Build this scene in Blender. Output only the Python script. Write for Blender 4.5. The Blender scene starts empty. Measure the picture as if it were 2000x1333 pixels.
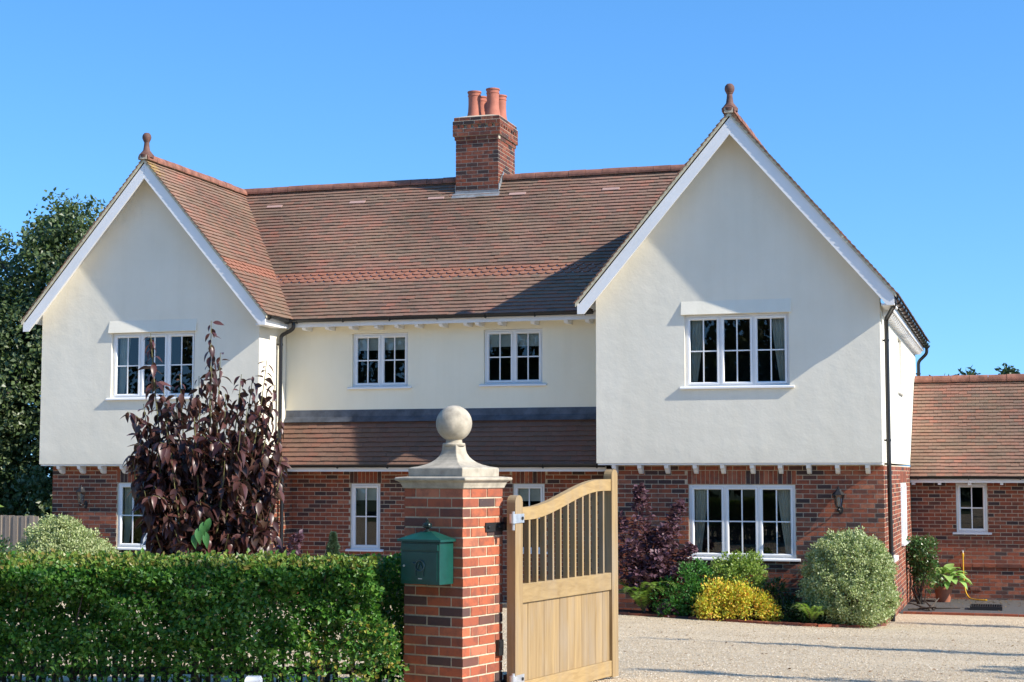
import bpy, bmesh, math, random
import numpy as np
from mathutils import Vector, Matrix
from mathutils.geometry import tessellate_polygon
R = math.radians
random.seed(7); rng = np.random.default_rng(11)
sc = bpy.context.scene
COL = sc.collection

# ------------------------------------------------------------------ camera, sky, sun, exposure
cam_d = bpy.data.cameras.new('camera'); cam = bpy.data.objects.new('camera', cam_d); COL.objects.link(cam)
cam.location = (0, 0, 2.47); cam.rotation_euler = (R(90 + 4.65), 0, R(17.1))
cam_d.sensor_width = 36; cam_d.lens = 3182 / 2000 * 36; cam_d.clip_start = .1; cam_d.clip_end = 2000
sc.camera = cam
SUN_AZ, SUN_EL = R(101.2), R(34.5)            # azimuth clockwise from +Y
world = bpy.data.worlds.new('World'); sc.world = world; world.use_nodes = True
wn = world.node_tree.nodes; wl = world.node_tree.links
sky = wn.new('ShaderNodeTexSky'); sky.sky_type = 'NISHITA'; sky.sun_disc = False
sky.sun_elevation = SUN_EL; sky.sun_rotation = SUN_AZ
sky.altitude = 0; sky.air_density = 1.0; sky.dust_density = .2; sky.ozone_density = 3.0
hs = wn.new('ShaderNodeHueSaturation'); hs.inputs['Saturation'].default_value = 1.25
wl.new(sky.outputs[0], hs.inputs['Color'])
tc = wn.new('ShaderNodeTexCoord'); sx_ = wn.new('ShaderNodeSeparateXYZ'); cx_ = wn.new('ShaderNodeCombineXYZ'); mz = wn.new('ShaderNodeMath'); ma = wn.new('ShaderNodeMath')
wl.new(tc.outputs['Generated'], sx_.inputs[0]); wl.new(sx_.outputs[0], cx_.inputs[0]); wl.new(sx_.outputs[1], cx_.inputs[1])
mz.operation = 'MAXIMUM'; mz.inputs[1].default_value = 0; wl.new(sx_.outputs[2], mz.inputs[0])
ma.operation = 'ADD'; ma.inputs[1].default_value = .16; wl.new(mz.outputs[0], ma.inputs[0]); wl.new(ma.outputs[0], cx_.inputs[2])
wl.new(cx_.outputs[0], sky.inputs[0])          # clear air: the whitish band at the horizon stays thin
wl.new(hs.outputs[0], wn['Background'].inputs[0]); wn['Background'].inputs[1].default_value = .145
sun_d = bpy.data.lights.new('sun', 'SUN'); sun_d.energy = 3.6; sun_d.angle = R(.53); sun_d.color = (1, .93, .82)
sun = bpy.data.objects.new('sun', sun_d); COL.objects.link(sun)
SV = Vector((math.sin(SUN_AZ) * math.cos(SUN_EL), math.cos(SUN_AZ) * math.cos(SUN_EL), math.sin(SUN_EL)))
sun.rotation_euler = SV.to_track_quat('Z', 'Y').to_euler(); sun.location = SV * 60
vs = sc.view_settings; vs.view_transform = 'Standard'; vs.look = 'None'; vs.exposure = 1.05; vs.gamma = 1
vs.use_curve_mapping = False

# ------------------------------------------------------------------ helpers
def tag(o, label=None, cat=None, group=None, kind=None):
    if label: o['label'] = label
    if cat: o['category'] = cat
    if group: o['group'] = group
    if kind: o['kind'] = kind
    return o

def thing(name, base, label, cat, group=None):
    e = bpy.data.objects.new(name, None); COL.objects.link(e); e.location = base
    e.empty_display_size = .2
    return tag(e, label, cat, group)

def attach(o, parent):
    if parent is None: return o
    o.parent = parent
    m = Matrix.Identity(4); p = parent
    if p.type == 'EMPTY': m = Matrix.LocRotScale(p.location, p.rotation_euler, None)
    elif '_mw' in MW and False: pass
    m = MW.get(p.name, m)
    o.matrix_parent_inverse = m.inverted()
    return o
MW = {}

def mkobj(name, verts, faces, mat, parent=None, smooth=False):
    me = bpy.data.meshes.new(name)
    me.from_pydata([tuple(v) for v in verts], [], faces); me.update()
    if mat is not None: me.materials.append(mat)
    if smooth: me.polygons.foreach_set('use_smooth', [True] * len(me.polygons))
    o = bpy.data.objects.new(name, me); COL.objects.link(o)
    return attach(o, parent)

def npobj(name, V, nper, mat, parent=None, faces_per=None):
    """V (N,k,3) with faces_per list of index tuples (all quads or all tris)."""
    N, k, _ = V.shape
    F = np.asarray(faces_per, dtype=np.int32); nf, nv = F.shape
    idx = (F[None] + (np.arange(N, dtype=np.int32) * k)[:, None, None]).reshape(-1)
    me = bpy.data.meshes.new(name)
    me.vertices.add(N * k); me.vertices.foreach_set('co', V.reshape(-1).astype(np.float32))
    me.loops.add(idx.size); me.loops.foreach_set('vertex_index', idx)
    me.polygons.add(N * nf)
    me.polygons.foreach_set('loop_start', np.arange(0, idx.size, nv, dtype=np.int32))
    me.polygons.foreach_set('use_smooth', np.zeros(N * nf, dtype=bool))
    me.update(calc_edges=True)
    me.materials.append(mat)
    o = bpy.data.objects.new(name, me); COL.objects.link(o)
    return attach(o, parent)

class MB:
    def __init__(s): s.v = []; s.f = []
    def add(s, vs, fs):
        n = len(s.v); s.v += [tuple(v) for v in vs]; s.f += [tuple(i + n for i in f) for f in fs]; return s
    def hexa(s, p):      # 8 points: bottom 4 ccw, top 4
        return s.add(p, [(0, 3, 2, 1), (4, 5, 6, 7), (0, 1, 5, 4), (1, 2, 6, 5), (2, 3, 7, 6), (3, 0, 4, 7)])
    def box(s, x0, x1, y0, y1, z0, z1, F=None):
        p = [(x0, y0, z0), (x1, y0, z0), (x1, y1, z0), (x0, y1, z0), (x0, y0, z1), (x1, y0, z1), (x1, y1, z1), (x0, y1, z1)]
        if F: p = [F(*q) for q in p]
        return s.hexa(p)
    def lathe(s, prof, c, n=24, rot=0, cap=True, F=None, squash=1):
        vs = []; fs = []
        for r, z in prof:
            for i in range(n):
                a = rot + 2 * math.pi * i / n
                vs.append((c[0] + r * math.cos(a), c[1] + r * math.sin(a) * squash, c[2] + z))
        for j in range(len(prof) - 1):
            for i in range(n):
                k = (i + 1) % n
                fs.append((j * n + i, j * n + k, (j + 1) * n + k, (j + 1) * n + i))
        if cap:
            fs.append(tuple(range(n))[::-1]); fs.append(tuple((len(prof) - 1) * n + i for i in range(n)))
        if F: vs = [F(*q) for q in vs]
        return s.add(vs, fs)
    def tube(s, pts, r, n=8, cap=True):
        pts = [Vector(p) for p in pts]; rs = r if isinstance(r, (list, tuple)) else [r] * len(pts)
        vs = []; fs = []
        up = None
        for i, p in enumerate(pts):
            t = (pts[min(i + 1, len(pts) - 1)] - pts[max(i - 1, 0)]).normalized()
            if up is None:
                up = t.orthogonal().normalized()
            else:
                up = (up - t * up.dot(t)); up = up.normalized() if up.length > 1e-6 else t.orthogonal().normalized()
            b = t.cross(up)
            for k in range(n):
                a = 2 * math.pi * k / n
                vs.append(p + (up * math.cos(a) + b * math.sin(a)) * rs[i])
        for i in range(len(pts) - 1):
            for k in range(n):
                m = (k + 1) % n
                fs.append((i * n + k, i * n + m, (i + 1) * n + m, (i + 1) * n + k))
        if cap: fs.append(tuple(range(n))[::-1]); fs.append(tuple((len(pts) - 1) * n + i for i in range(n)))
        return s.add(vs, fs)
    def prism(s, poly, F, d0, d1):
        """poly [(u,z)] extruded over depth d0..d1 through frame F(u,d,z)"""
        n = len(poly)
        vs = [F(u, d0, z) for u, z in poly] + [F(u, d1, z) for u, z in poly]
        fs = [tuple(range(n)), tuple(range(2 * n - 1, n - 1, -1))]
        fs += [(i, n + i, n + (i + 1) % n, (i + 1) % n) for i in range(n)]
        return s.add(vs, fs)
    def build(s, name, mat, parent=None, smooth=False):
        o = mkobj(name, s.v, s.f, mat, parent, smooth)
        bm = bmesh.new(); bm.from_mesh(o.data); bmesh.ops.recalc_face_normals(bm, faces=bm.faces); bm.to_mesh(o.data); bm.free()
        if smooth:
            try: o.data.set_sharp_from_angle(angle=R(40))
            except Exception: pass
        return o

def frame(O, U, N):
    """local (u, depth inward, z) -> world"""
    O = Vector(O); U = Vector(U).normalized(); N = Vector(N).normalized(); Z = Vector((0, 0, 1))
    f = lambda u, d, z: O + U * u + N * d + Z * z
    f.O, f.U, f.N = O, U, N
    return f

def wall_with_holes(name, F, outline, holes, d0, d1, mat, parent):
    loops = [outline] + [[(a, c), (b, c), (b, d), (a, d)] for a, b, c, d in holes]
    flat = [p for l in loops for p in l]
    tris = tessellate_polygon([[Vector((u, z, 0)) for u, z in l] for l in loops])
    n = len(flat)
    vs = [F(u, d0, z) for u, z in flat] + [F(u, d1, z) for u, z in flat]
    fs = [tuple(t) for t in tris] + [tuple(i + n for i in t)[::-1] for t in tris]
    k = 0
    for l in loops:
        m = len(l)
        fs += [(k + i, k + (i + 1) % m, n + k + (i + 1) % m, n + k + i) for i in range(m)]
        k += m
    mb = MB(); mb.add(vs, fs)
    return mb.build(name, mat, parent)

def proj_area(c, U, V):
    c = np.array(c); v = c - np.array([0, 0, 2.47]); d2 = v @ v
    n = np.cross(np.array(U), np.array(V))
    return abs(n @ v) / d2 ** 1.5

# ------------------------------------------------------------------ materials
def mat_new(name):
    m = bpy.data.materials.new(name); m.use_nodes = True
    return m, m.node_tree.nodes, m.node_tree.links, m.node_tree.nodes['Principled BSDF']

def ramp(n, stops, interp='LINEAR'):
    r = n.new('ShaderNodeValToRGB'); r.color_ramp.interpolation = interp
    e = r.color_ramp.elements
    while len(e) < len(stops): e.new(.5)
    for i, (p, c) in enumerate(stops): e[i].position = p; e[i].color = (*c, 1)
    return r

def noise(n, l, scale, detail=4, rough=.6, vec=None, stretch=None):
    t = n.new('ShaderNodeTexNoise'); t.inputs['Scale'].default_value = scale
    t.inputs['Detail'].default_value = detail; t.inputs['Roughness'].default_value = rough
    g = n.new('ShaderNodeNewGeometry'); src = g.outputs['Position']
    if stretch:
        mp = n.new('ShaderNodeMapping'); mp.inputs['Scale'].default_value = stretch
        l.new(src, mp.inputs['Vector']); src = mp.outputs[0]
    l.new(src, t.inputs['Vector'])
    return t

def mixc(n, l, a, b, fac, mode='MIX'):
    m = n.new('ShaderNodeMix'); m.data_type = 'RGBA'; m.blend_type = mode
    if isinstance(fac, (int, float)): m.inputs[0].default_value = fac
    else: l.new(fac, m.inputs[0])
    for s, i in ((a, 6), (b, 7)):
        if isinstance(s, tuple): m.inputs[i].default_value = (*s, 1)
        else: l.new(s, m.inputs[i])
    return m.outputs[2]

def math_(n, l, op, a, b=None):
    m = n.new('ShaderNodeMath'); m.operation = op
    for i, s in ((0, a), (1, b)):
        if s is None: continue
        if isinstance(s, (int, float)): m.inputs[i].default_value = s
        else: l.new(s, m.inputs[i])
    return m.outputs[0]

def rnd(n, l):
    g = n.new('ShaderNodeNewGeometry'); o = n.new('ShaderNodeObjectInfo')
    return math_(n, l, 'FRACT', math_(n, l, 'ADD', g.outputs['Random Per Island'], o.outputs['Random']))

def bump(n, l, b, h, strength=.3, dist=.01):
    bp = n.new('ShaderNodeBump'); bp.inputs['Strength'].default_value = strength; bp.inputs['Distance'].default_value = dist
    l.new(h, bp.inputs['Height']); l.new(bp.outputs[0], b.inputs['Normal'])

def simple(name, col, rough=.6, nscale=None, namt=.15, bumps=0, metal=0, spec=.5):
    m, n, l, b = mat_new(name)
    b.inputs['Roughness'].default_value = rough; b.inputs['Metallic'].default_value = metal
    b.inputs['Specular IOR Level'].default_value = spec
    if nscale:
        t = noise(n, l, nscale)
        dk = tuple(c * (1 - namt) for c in col); lt = tuple(min(1, c * (1 + namt)) for c in col)
        r = ramp(n, [(.3, dk), (.7, lt)]); l.new(t.outputs[0], r.inputs[0]); l.new(r.outputs[0], b.inputs['Base Color'])
        if bumps: bump(n, l, b, t.outputs[0], bumps, .01)
    else: b.inputs['Base Color'].default_value = (*col, 1)
    return m

def brick_mat(name, bright=1.0, soot=.55):
    m, n, l, b = mat_new(name)
    r0 = rnd(n, l)
    k = lambda c: tuple(min(1, x * bright) for x in c)
    rp = ramp(n, [(0, k((.040, .026, .025))), (.11, k((.062, .034, .029))), (.19, k((.13, .045, .028))), (.32, k((.225, .058, .028))),
                  (.50, k((.30, .076, .032))), (.66, k((.24, .062, .028))), (.78, k((.35, .098, .042))), (.9, k((.27, .085, .045))), (1, k((.38, .135, .07)))])
    l.new(r0, rp.inputs[0])
    t1 = noise(n, l, 9, 5, .65); r1 = ramp(n, [(.46, (.0, .0, .0)), (.62, (1, 1, 1))]); l.new(t1.outputs[0], r1.inputs[0])
    c = mixc(n, l, rp.outputs[0], k((.075, .034, .027)), math_(n, l, 'MULTIPLY', r1.outputs[0], soot))
    t2 = noise(n, l, 70, 4, .7); r2 = ramp(n, [(.62, (0, 0, 0)), (.78, (1, 1, 1))]); l.new(t2.outputs[0], r2.inputs[0])
    c = mixc(n, l, c, (.42, .30, .24), math_(n, l, 'MULTIPLY', r2.outputs[0], .3))
    l.new(c, b.inputs['Base Color']); b.inputs['Roughness'].default_value = .88
    bump(n, l, b, noise(n, l, 45, 6, .7).outputs[0], .6, .006)
    return m

def tile_mat(name, red=0, k_=1.0):
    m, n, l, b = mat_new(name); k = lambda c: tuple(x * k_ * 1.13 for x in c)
    r0 = rnd(n, l)
    rp = ramp(n, [(0, k((.15, .098, .072))), (.2, k((.20, .118, .084))), (.4, k((.235, .118, .083))), (.6, k((.205, .125, .088))), (.8, k((.25, .118, .082))), (.94, k((.29, .12, .078))), (1, k((.16, .10, .078)))])
    l.new(r0, rp.inputs[0])
    t = noise(n, l, 1.1, 4, .6); r1 = ramp(n, [(.35, (0, 0, 0)), (.7, (1, 1, 1))]); l.new(t.outputs[0], r1.inputs[0])
    c = mixc(n, l, rp.outputs[0], k((.17, .14, .082)), math_(n, l, 'MULTIPLY', r1.outputs[0], .5))
    t3 = noise(n, l, 14, 4, .65); r3 = ramp(n, [(.4, (0, 0, 0)), (.75, (1, 1, 1))]); l.new(t3.outputs[0], r3.inputs[0])
    c = mixc(n, l, c, k((.30, .175, .13)), math_(n, l, 'MULTIPLY', r3.outputs[0], .4))
    t5 = noise(n, l, .45, 6, .65); r5 = ramp(n, [(.42, (.78, .78, .76)), (.62, (1.08, 1.06, 1.04))]); l.new(t5.outputs[0], r5.inputs[0]); c = mixc(n, l, c, r5.outputs[0], 1.0, 'MULTIPLY')
    t6 = noise(n, l, 22, 5, .75); r6 = ramp(n, [(.66, (0, 0, 0)), (.74, (1, 1, 1))]); l.new(t6.outputs[0], r6.inputs[0]); c = mixc(n, l, c, k((.10, .105, .06)), math_(n, l, 'MULTIPLY', r6.outputs[0], .6))
    # yellow lichen patch by the left gable's finial
    g = n.new('ShaderNodeNewGeometry'); vd = n.new('ShaderNodeVectorMath'); vd.operation = 'DISTANCE'
    l.new(g.outputs['Position'], vd.inputs[0]); vd.inputs[1].default_value = (-14.7, 25.95, 8.05)
    mr = n.new('ShaderNodeMapRange'); mr.inputs[1].default_value = .1; mr.inputs[2].default_value = .75; mr.inputs[3].default_value = .24; mr.inputs[4].default_value = -.2
    l.new(vd.outputs['Value'], mr.inputs[0])
    t4 = noise(n, l, 16, 5, .7)
    lk = ramp(n, [(.68, (0, 0, 0)), (.78, (1, 1, 1))]); l.new(math_(n, l, 'ADD', t4.outputs[0], mr.outputs[0]), lk.inputs[0])
    c = mixc(n, l, c, (.42, .29, .06), math_(n, l, 'MULTIPLY', lk.outputs[0], .85))
    if red: c = mixc(n, l, c, (.36, .135, .08), red)
    l.new(c, b.inputs['Base Color']); b.inputs['Roughness'].default_value = .85
    bump(n, l, b, noise(n, l, 60, 5, .7).outputs[0], .4, .004)
    return m

def leaf_mat(name, cols, rough=.45, trans=.35, spec=.5):
    m, n, l, b = mat_new(name)
    r0 = rnd(n, l)
    rp = ramp(n, [(i / (len(cols) - 1), c) for i, c in enumerate(cols)]); l.new(r0, rp.inputs[0])
    l.new(rp.outputs[0], b.inputs['Base Color']); b.inputs['Roughness'].default_value = rough
    b.inputs['Specular IOR Level'].default_value = spec
    tr = n.new('ShaderNodeBsdfTranslucent'); tc = mixc(n, l, rp.outputs[0], (.9, 1, .3), .5, 'MULTIPLY'); l.new(tc, tr.inputs[0])
    mx = n.new('ShaderNodeMixShader'); mx.inputs[0].default_value = trans
    l.new(b.outputs[0], mx.inputs[1]); l.new(tr.outputs[0], mx.inputs[2])
    l.new(mx.outputs[0], n['Material Output'].inputs[0])
    return m

def render_mat(name='pale_render', c0=(.75, .70, .575), c1=(.81, .76, .635)):
    m, n, l, b = mat_new(name)
    t = noise(n, l, .8, 5, .6); r = ramp(n, [(.3, c0), (.7, c1)]); l.new(t.outputs[0], r.inputs[0])
    ts = noise(n, l, 1.0, 5, .65, stretch=(5, 5, .35)); rs = ramp(n, [(.45, (1, 1, 1)), (.8, (.90, .89, .86))]); l.new(ts.outputs[0], rs.inputs[0])
    c = mixc(n, l, r.outputs[0], rs.outputs[0], .4, 'MULTIPLY')
    sp = n.new('ShaderNodeSeparateXYZ'); gg = n.new('ShaderNodeNewGeometry'); l.new(gg.outputs['Position'], sp.inputs[0])
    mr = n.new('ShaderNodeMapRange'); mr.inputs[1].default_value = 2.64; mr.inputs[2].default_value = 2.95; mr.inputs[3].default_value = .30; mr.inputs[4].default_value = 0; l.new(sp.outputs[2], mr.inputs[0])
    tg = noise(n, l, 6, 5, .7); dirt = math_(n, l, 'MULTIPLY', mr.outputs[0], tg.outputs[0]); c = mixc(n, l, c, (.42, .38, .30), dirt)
    l.new(c, b.inputs['Base Color']); b.inputs['Roughness'].default_value = .9
    a = noise(n, l, 3.2, 3, .5); c = noise(n, l, 26, 4, .6)
    s = math_(n, l, 'ADD', math_(n, l, 'MULTIPLY', a.outputs[0], 2.2), math_(n, l, 'MULTIPLY', c.outputs[0], .5))
    bump(n, l, b, s, .17, .02)
    return m

def gravel_mat(name):
    m, n, l, b = mat_new(name)
    g = n.new('ShaderNodeNewGeometry')
    v = n.new('ShaderNodeTexVoronoi'); v.inputs['Scale'].default_value = 75; l.new(g.outputs['Position'], v.inputs['Vector'])
    sx = n.new('ShaderNodeSeparateColor'); l.new(v.outputs['Color'], sx.inputs[0])
    rp = ramp(n, [(0, (.33, .25, .16)), (.2, (.50, .395, .255)), (.45, (.59, .49, .345)), (.65, (.50, .42, .31)), (.85, (.67, .57, .42)), (1, (.74, .665, .53))]); l.new(sx.outputs[0], rp.inputs[0])
    t = noise(n, l, .55, 6, .7, stretch=(.5, 1.6, 1)); r1 = ramp(n, [(.35, (.88, .84, .77)), (.65, (1.12, 1.09, 1.02))]); l.new(t.outputs[0], r1.inputs[0])
    c = mixc(n, l, rp.outputs[0], r1.outputs[0], 1.0, 'MULTIPLY')
    l.new(c, b.inputs['Base Color']); b.inputs['Roughness'].default_value = .85
    h = math_(n, l, 'SUBTRACT', 1.0, v.outputs['Distance'])
    bump(n, l, b, h, .8, .012)
    return m

def wood_mat(name, c0, c1, scale=1.0, axis=(30, 30, 1.2), grey=0):
    m, n, l, b = mat_new(name)
    t = noise(n, l, scale, 5, .6, stretch=axis); t.inputs['Distortion'].default_value = .6
    r = ramp(n, [(.3, c0), (.7, c1)]); l.new(t.outputs[0], r.inputs[0])
    r0 = rnd(n, l); rr = ramp(n, [(0, (.82, .82, .84)), (1, (1.06, 1.05, 1.02))]); l.new(r0, rr.inputs[0])
    c = mixc(n, l, r.outputs[0], rr.outputs[0], 1.0, 'MULTIPLY')
    t2 = noise(n, l, 2.4, 4, .6, stretch=(3, 3, .6)); r2 = ramp(n, [(.45, (0, 0, 0)), (.75, (1, 1, 1))]); l.new(t2.outputs[0], r2.inputs[0])
    c = mixc(n, l, c, (.30, .24, .17), math_(n, l, 'MULTIPLY', r2.outputs[0], grey))
    l.new(c, b.inputs['Base Color']); b.inputs['Roughness'].default_value = .7
    bump(n, l, b, t.outputs[0], .25, .004)
    return m

def glass_mat():
    m, n, l, b = mat_new('window_glass')
    gl = n.new('ShaderNodeBsdfGlossy'); gl.inputs['Roughness'].default_value = 0.0
    tr = n.new('ShaderNodeBsdfTransparent'); tr.inputs[0].default_value = (.82, .86, .84, 1)
    fr = n.new('ShaderNodeFresnel'); fr.inputs[0].default_value = 1.5
    f2 = math_(n, l, 'MULTIPLY', fr.outputs[0], 1.9)
    mx = n.new('ShaderNodeMixShader'); l.new(f2, mx.inputs[0]); l.new(tr.outputs[0], mx.inputs[1]); l.new(gl.outputs[0], mx.inputs[2])
    l.new(mx.outputs[0], n['Material Output'].inputs[0])
    return m

M = {}
M['render'] = render_mat(); M['cream'] = render_mat('cream_render', (.84, .765, .58), (.88, .815, .64))
M['brick'] = brick_mat('house_brick')
M['pbrick'] = brick_mat('pillar_brick', 1.4, .5)
M['bedding'] = simple('verge_mortar', (.55, .50, .36), .95, 20, .2, .3)
M['mortar'] = simple('mortar', (.50, .415, .30), .95, 30, .22, .4)
M['pmortar'] = simple('pillar_mortar', (.54, .45, .315), .95, 30, .2, .4)
M['tile'] = tile_mat('clay_tile')
M['tile_shaded'] = tile_mat('shaded_clay_tile', .15, .62)  # same clay tile, darkened so its colour deepens the pent roof's shade
M['tile_red'] = tile_mat('ornamental_tile', .55)
M['ridge'] = simple('ridge_clay', (.235, .10, .065), .85, 5, .45, .3)
M['pot'] = simple('chimney_pot_clay', (.40, .135, .085), .8, 5, .2, .2)
M['white'] = simple('white_upvc', (.80, .80, .79), .35)
M['board'] = simple('white_paint', (.80, .79, .77), .5, 3, .04)
M['black'] = simple('black_plastic', (.012, .012, .013), .32)
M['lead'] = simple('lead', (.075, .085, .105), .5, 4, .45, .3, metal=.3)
M['flash'] = simple('lead_pale', (.20, .215, .225), .6, 6, .35, .2)
M['stone'] = simple('cast_stone', (.40, .355, .275), .9, 10, .28, .5)
M['green'] = simple('green_paint', (.005, .06, .046), .38, 14, .2, .05)
M['dark_metal'] = simple('dark_cast_metal', (.015, .03, .03), .3, metal=.4)
M['iron'] = simple('black_iron', (.014, .014, .015), .5)
M['zinc'] = simple('galvanised_steel', (.62, .63, .64), .38, 20, .15, metal=.7)
M['oak'] = wood_mat('oak', (.255, .168, .075), (.39, .27, .125), 1.0, (26, 26, 1.6), .75)
M['oak_rail'] = wood_mat('oak_rail', (.29, .19, .078), (.42, .29, .125), 1.0, (26, 2.0, 26), .4)
M['fence'] = wood_mat('fence_wood', (.24, .19, .145), (.38, .31, .24), 1.0, (25, 25, 1.0), .4)
M['dark_wood'] = wood_mat('dark_paling', (.05, .035, .025), (.10, .07, .05), 1.0, (25, 25, 1.0), .2)
M['glass'] = glass_mat()
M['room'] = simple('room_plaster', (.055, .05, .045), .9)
M['curtain'] = simple('curtain_cloth', (.66, .68, .62), .95, 6, .1)
M['gravel'] = gravel_mat('gravel')
M['soil'] = simple('soil', (.032, .022, .016), .98, 12, .5, .8)
M['grass'] = simple('grass_ground', (.05, .08, .025), .95, 3, .4, .5)
M['tarmac'] = simple('tarmac', (.075, .07, .066), .95, 30, .4, .5)
M['terra'] = simple('terracotta', (.42, .15, .08), .8, 8, .15, .15)
M['hose'] = simple('yellow_hose', (.70, .38, .02), .4)
M['bark'] = simple('bark', (.075, .058, .042), .95, 20, .4, .6)
M['stem'] = simple('young_stem', (.15, .14, .05), .7, 20, .3)
M['purple_stem'] = simple('purple_stem', (.07, .03, .03), .7)
M['lamp_glass'] = simple('lantern_glass', (.30, .33, .32), .12)
M['l_tree'] = leaf_mat('tree_leaf', [(.05, .082, .024), (.075, .12, .036), (.105, .16, .05), (.17, .21, .11), (.065, .105, .034)], .4, .3)
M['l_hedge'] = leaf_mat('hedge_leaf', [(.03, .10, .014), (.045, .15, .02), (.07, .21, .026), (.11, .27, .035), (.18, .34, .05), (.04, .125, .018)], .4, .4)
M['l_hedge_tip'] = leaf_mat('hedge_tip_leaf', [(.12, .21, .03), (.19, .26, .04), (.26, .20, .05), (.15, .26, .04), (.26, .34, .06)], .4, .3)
M['l_yellow'] = leaf_mat('yellow_hedge_leaf', [(.30, .32, .06), (.42, .32, .05), (.22, .28, .06), (.36, .37, .10)], .45, .3)
M['l_pit'] = leaf_mat('variegated_leaf', [(.18, .26, .075), (.32, .40, .15), (.45, .51, .24), (.53, .56, .31), (.37, .44, .19)], .45, .25)
M['l_cherry'] = leaf_mat('purple_cherry_leaf', [(.042, .017, .017), (.07, .027, .025), (.11, .042, .036), (.06, .032, .026), (.15, .06, .05), (.09, .055, .038)], .36, .28)
M['l_cherry_y'] = leaf_mat('young_cherry_leaf', [(.11, .04, .038), (.08, .03, .03), (.15, .06, .05)], .35, .3)
M['l_green_big'] = leaf_mat('green_sucker_leaf', [(.06, .20, .05), (.09, .26, .08)], .4, .3)
M['l_smoke'] = leaf_mat('smoke_bush_leaf', [(.075, .032, .05), (.12, .056, .078), (.18, .095, .12), (.10, .045, .065), (.24, .14, .155)], .5, .2)
M['l_spirea'] = leaf_mat('golden_leaf', [(.74, .26, .04), (.82, .56, .06), (.72, .68, .07), (.50, .60, .06), (.84, .42, .06), (.36, .50, .05), (.80, .70, .08), (.58, .64, .06)], .5, .35)
M['l_yg'] = leaf_mat('yellow_green_leaf', [(.18, .31, .045), (.28, .40, .07), (.36, .46, .11), (.14, .24, .04)], .45, .35)
M['l_green'] = leaf_mat('bright_green_leaf', [(.05, .19, .03), (.09, .27, .045), (.06, .16, .035), (.13, .32, .06)], .4, .35)
M['l_dark'] = leaf_mat('dark_shrub_leaf', [(.02, .05, .016), (.03, .075, .02), (.045, .10, .03)], .35, .25)
M['l_rose'] = leaf_mat('rose_leaf', [(.045, .11, .028), (.07, .16, .04), (.11, .20, .055), (.13, .10, .04)], .3, .3)
M['l_fern'] = leaf_mat('fern_leaf', [(.22, .36, .06), (.30, .44, .09), (.15, .28, .05)], .45, .4)
M['l_hosta'] = leaf_mat('hosta_leaf', [(.24, .44, .09), (.32, .52, .13), (.42, .56, .18)], .42, .3)
M['l_conifer'] = leaf_mat('conifer_leaf', [(.06, .11, .06), (.09, .15, .08), (.13, .19, .11)], .5, .2)
M['l_far'] = leaf_mat('far_tree_leaf', [(.03, .055, .02), (.05, .085, .028), (.075, .11, .035)], .45, .3)

# ------------------------------------------------------------------ ground
def base(y):
    return float(np.interp(y, [0, 11.8, 25.2, 28, 33], [.78, .78, .13, .06, 0]))
def g(x, y):
    w = min(1, max(0, (y - 18) / 7)); return base(y) + .025 * min(6, max(0, -x - 2)) * w

def sheet(name, xs, ys, dz, mat, keep=None):
    vs = [(x, y, g(x, y) + dz) for y in ys for x in xs]; nx = len(xs); fs = []
    for j in range(len(ys) - 1):
        for i in range(nx - 1):
            if keep is None or keep((xs[i] + xs[i + 1]) / 2, (ys[j] + ys[j + 1]) / 2):
                fs.append((j * nx + i, j * nx + i + 1, (j + 1) * nx + i + 1, (j + 1) * nx + i))
    o = mkobj(name, vs, fs, mat); return tag(o, kind='structure')
XS = [-400, -150, -60] + [round(-30 + .5 * i, 3) for i in range(85)] + [30, 60, 150, 400]
YS = [-200, -100, -40, -20] + [round(-8 + .5 * i, 3) for i in range(97)] + [60, 120, 400]
sheet('ground', XS, YS, 0, M['grass'])
sheet('driveway', XS, YS, .012, M['gravel'], lambda x, y: -30 < x < 12 and -3 < y < 29.5)
EDGE = [(-6.9, 25.55), (-6.1, 25.5), (-5.3, 25.4), (-4.5, 25.22), (-3.65, 25.02), (-2.9, 25.0), (-2.3, 25.35), (-2.0, 26.1)]
def bed(name, line, back, dz):
    vs = []; fs = []
    for i, (x, y) in enumerate(line):
        for k in range(5):
            yy = y + (back - y) * k / 4; vs.append((x, yy, g(x, yy) + dz + .03 * math.sin(k / 4 * math.pi)))
    for i in range(len(line) - 1):
        for k in range(4): fs.append((i * 5 + k, (i + 1) * 5 + k, (i + 1) * 5 + k + 1, i * 5 + k + 1))
    return tag(mkobj(name, vs, fs, M['soil']), kind='structure')
bed('flower_bed', EDGE, 26.44, .03)
bed('flower_bed', [(-17.2, 24.6), (-15, 24.4), (-13.2, 24.6), (-12.4, 25.4), (-9, 25.6), (-6.9, 25.8)], 26.44, .03)
tag(mkobj('paved_yard', [(x, y, g(x, y) + .022) for y in (29.2, 30.5, 32, 33.39) for x in (-1.97, 0, 3)],
          [(j * 3 + i, j * 3 + i + 1, j * 3 + i + 4, j * 3 + i + 3) for j in range(3) for i in range(2)], M['tarmac']), kind='structure')
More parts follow.
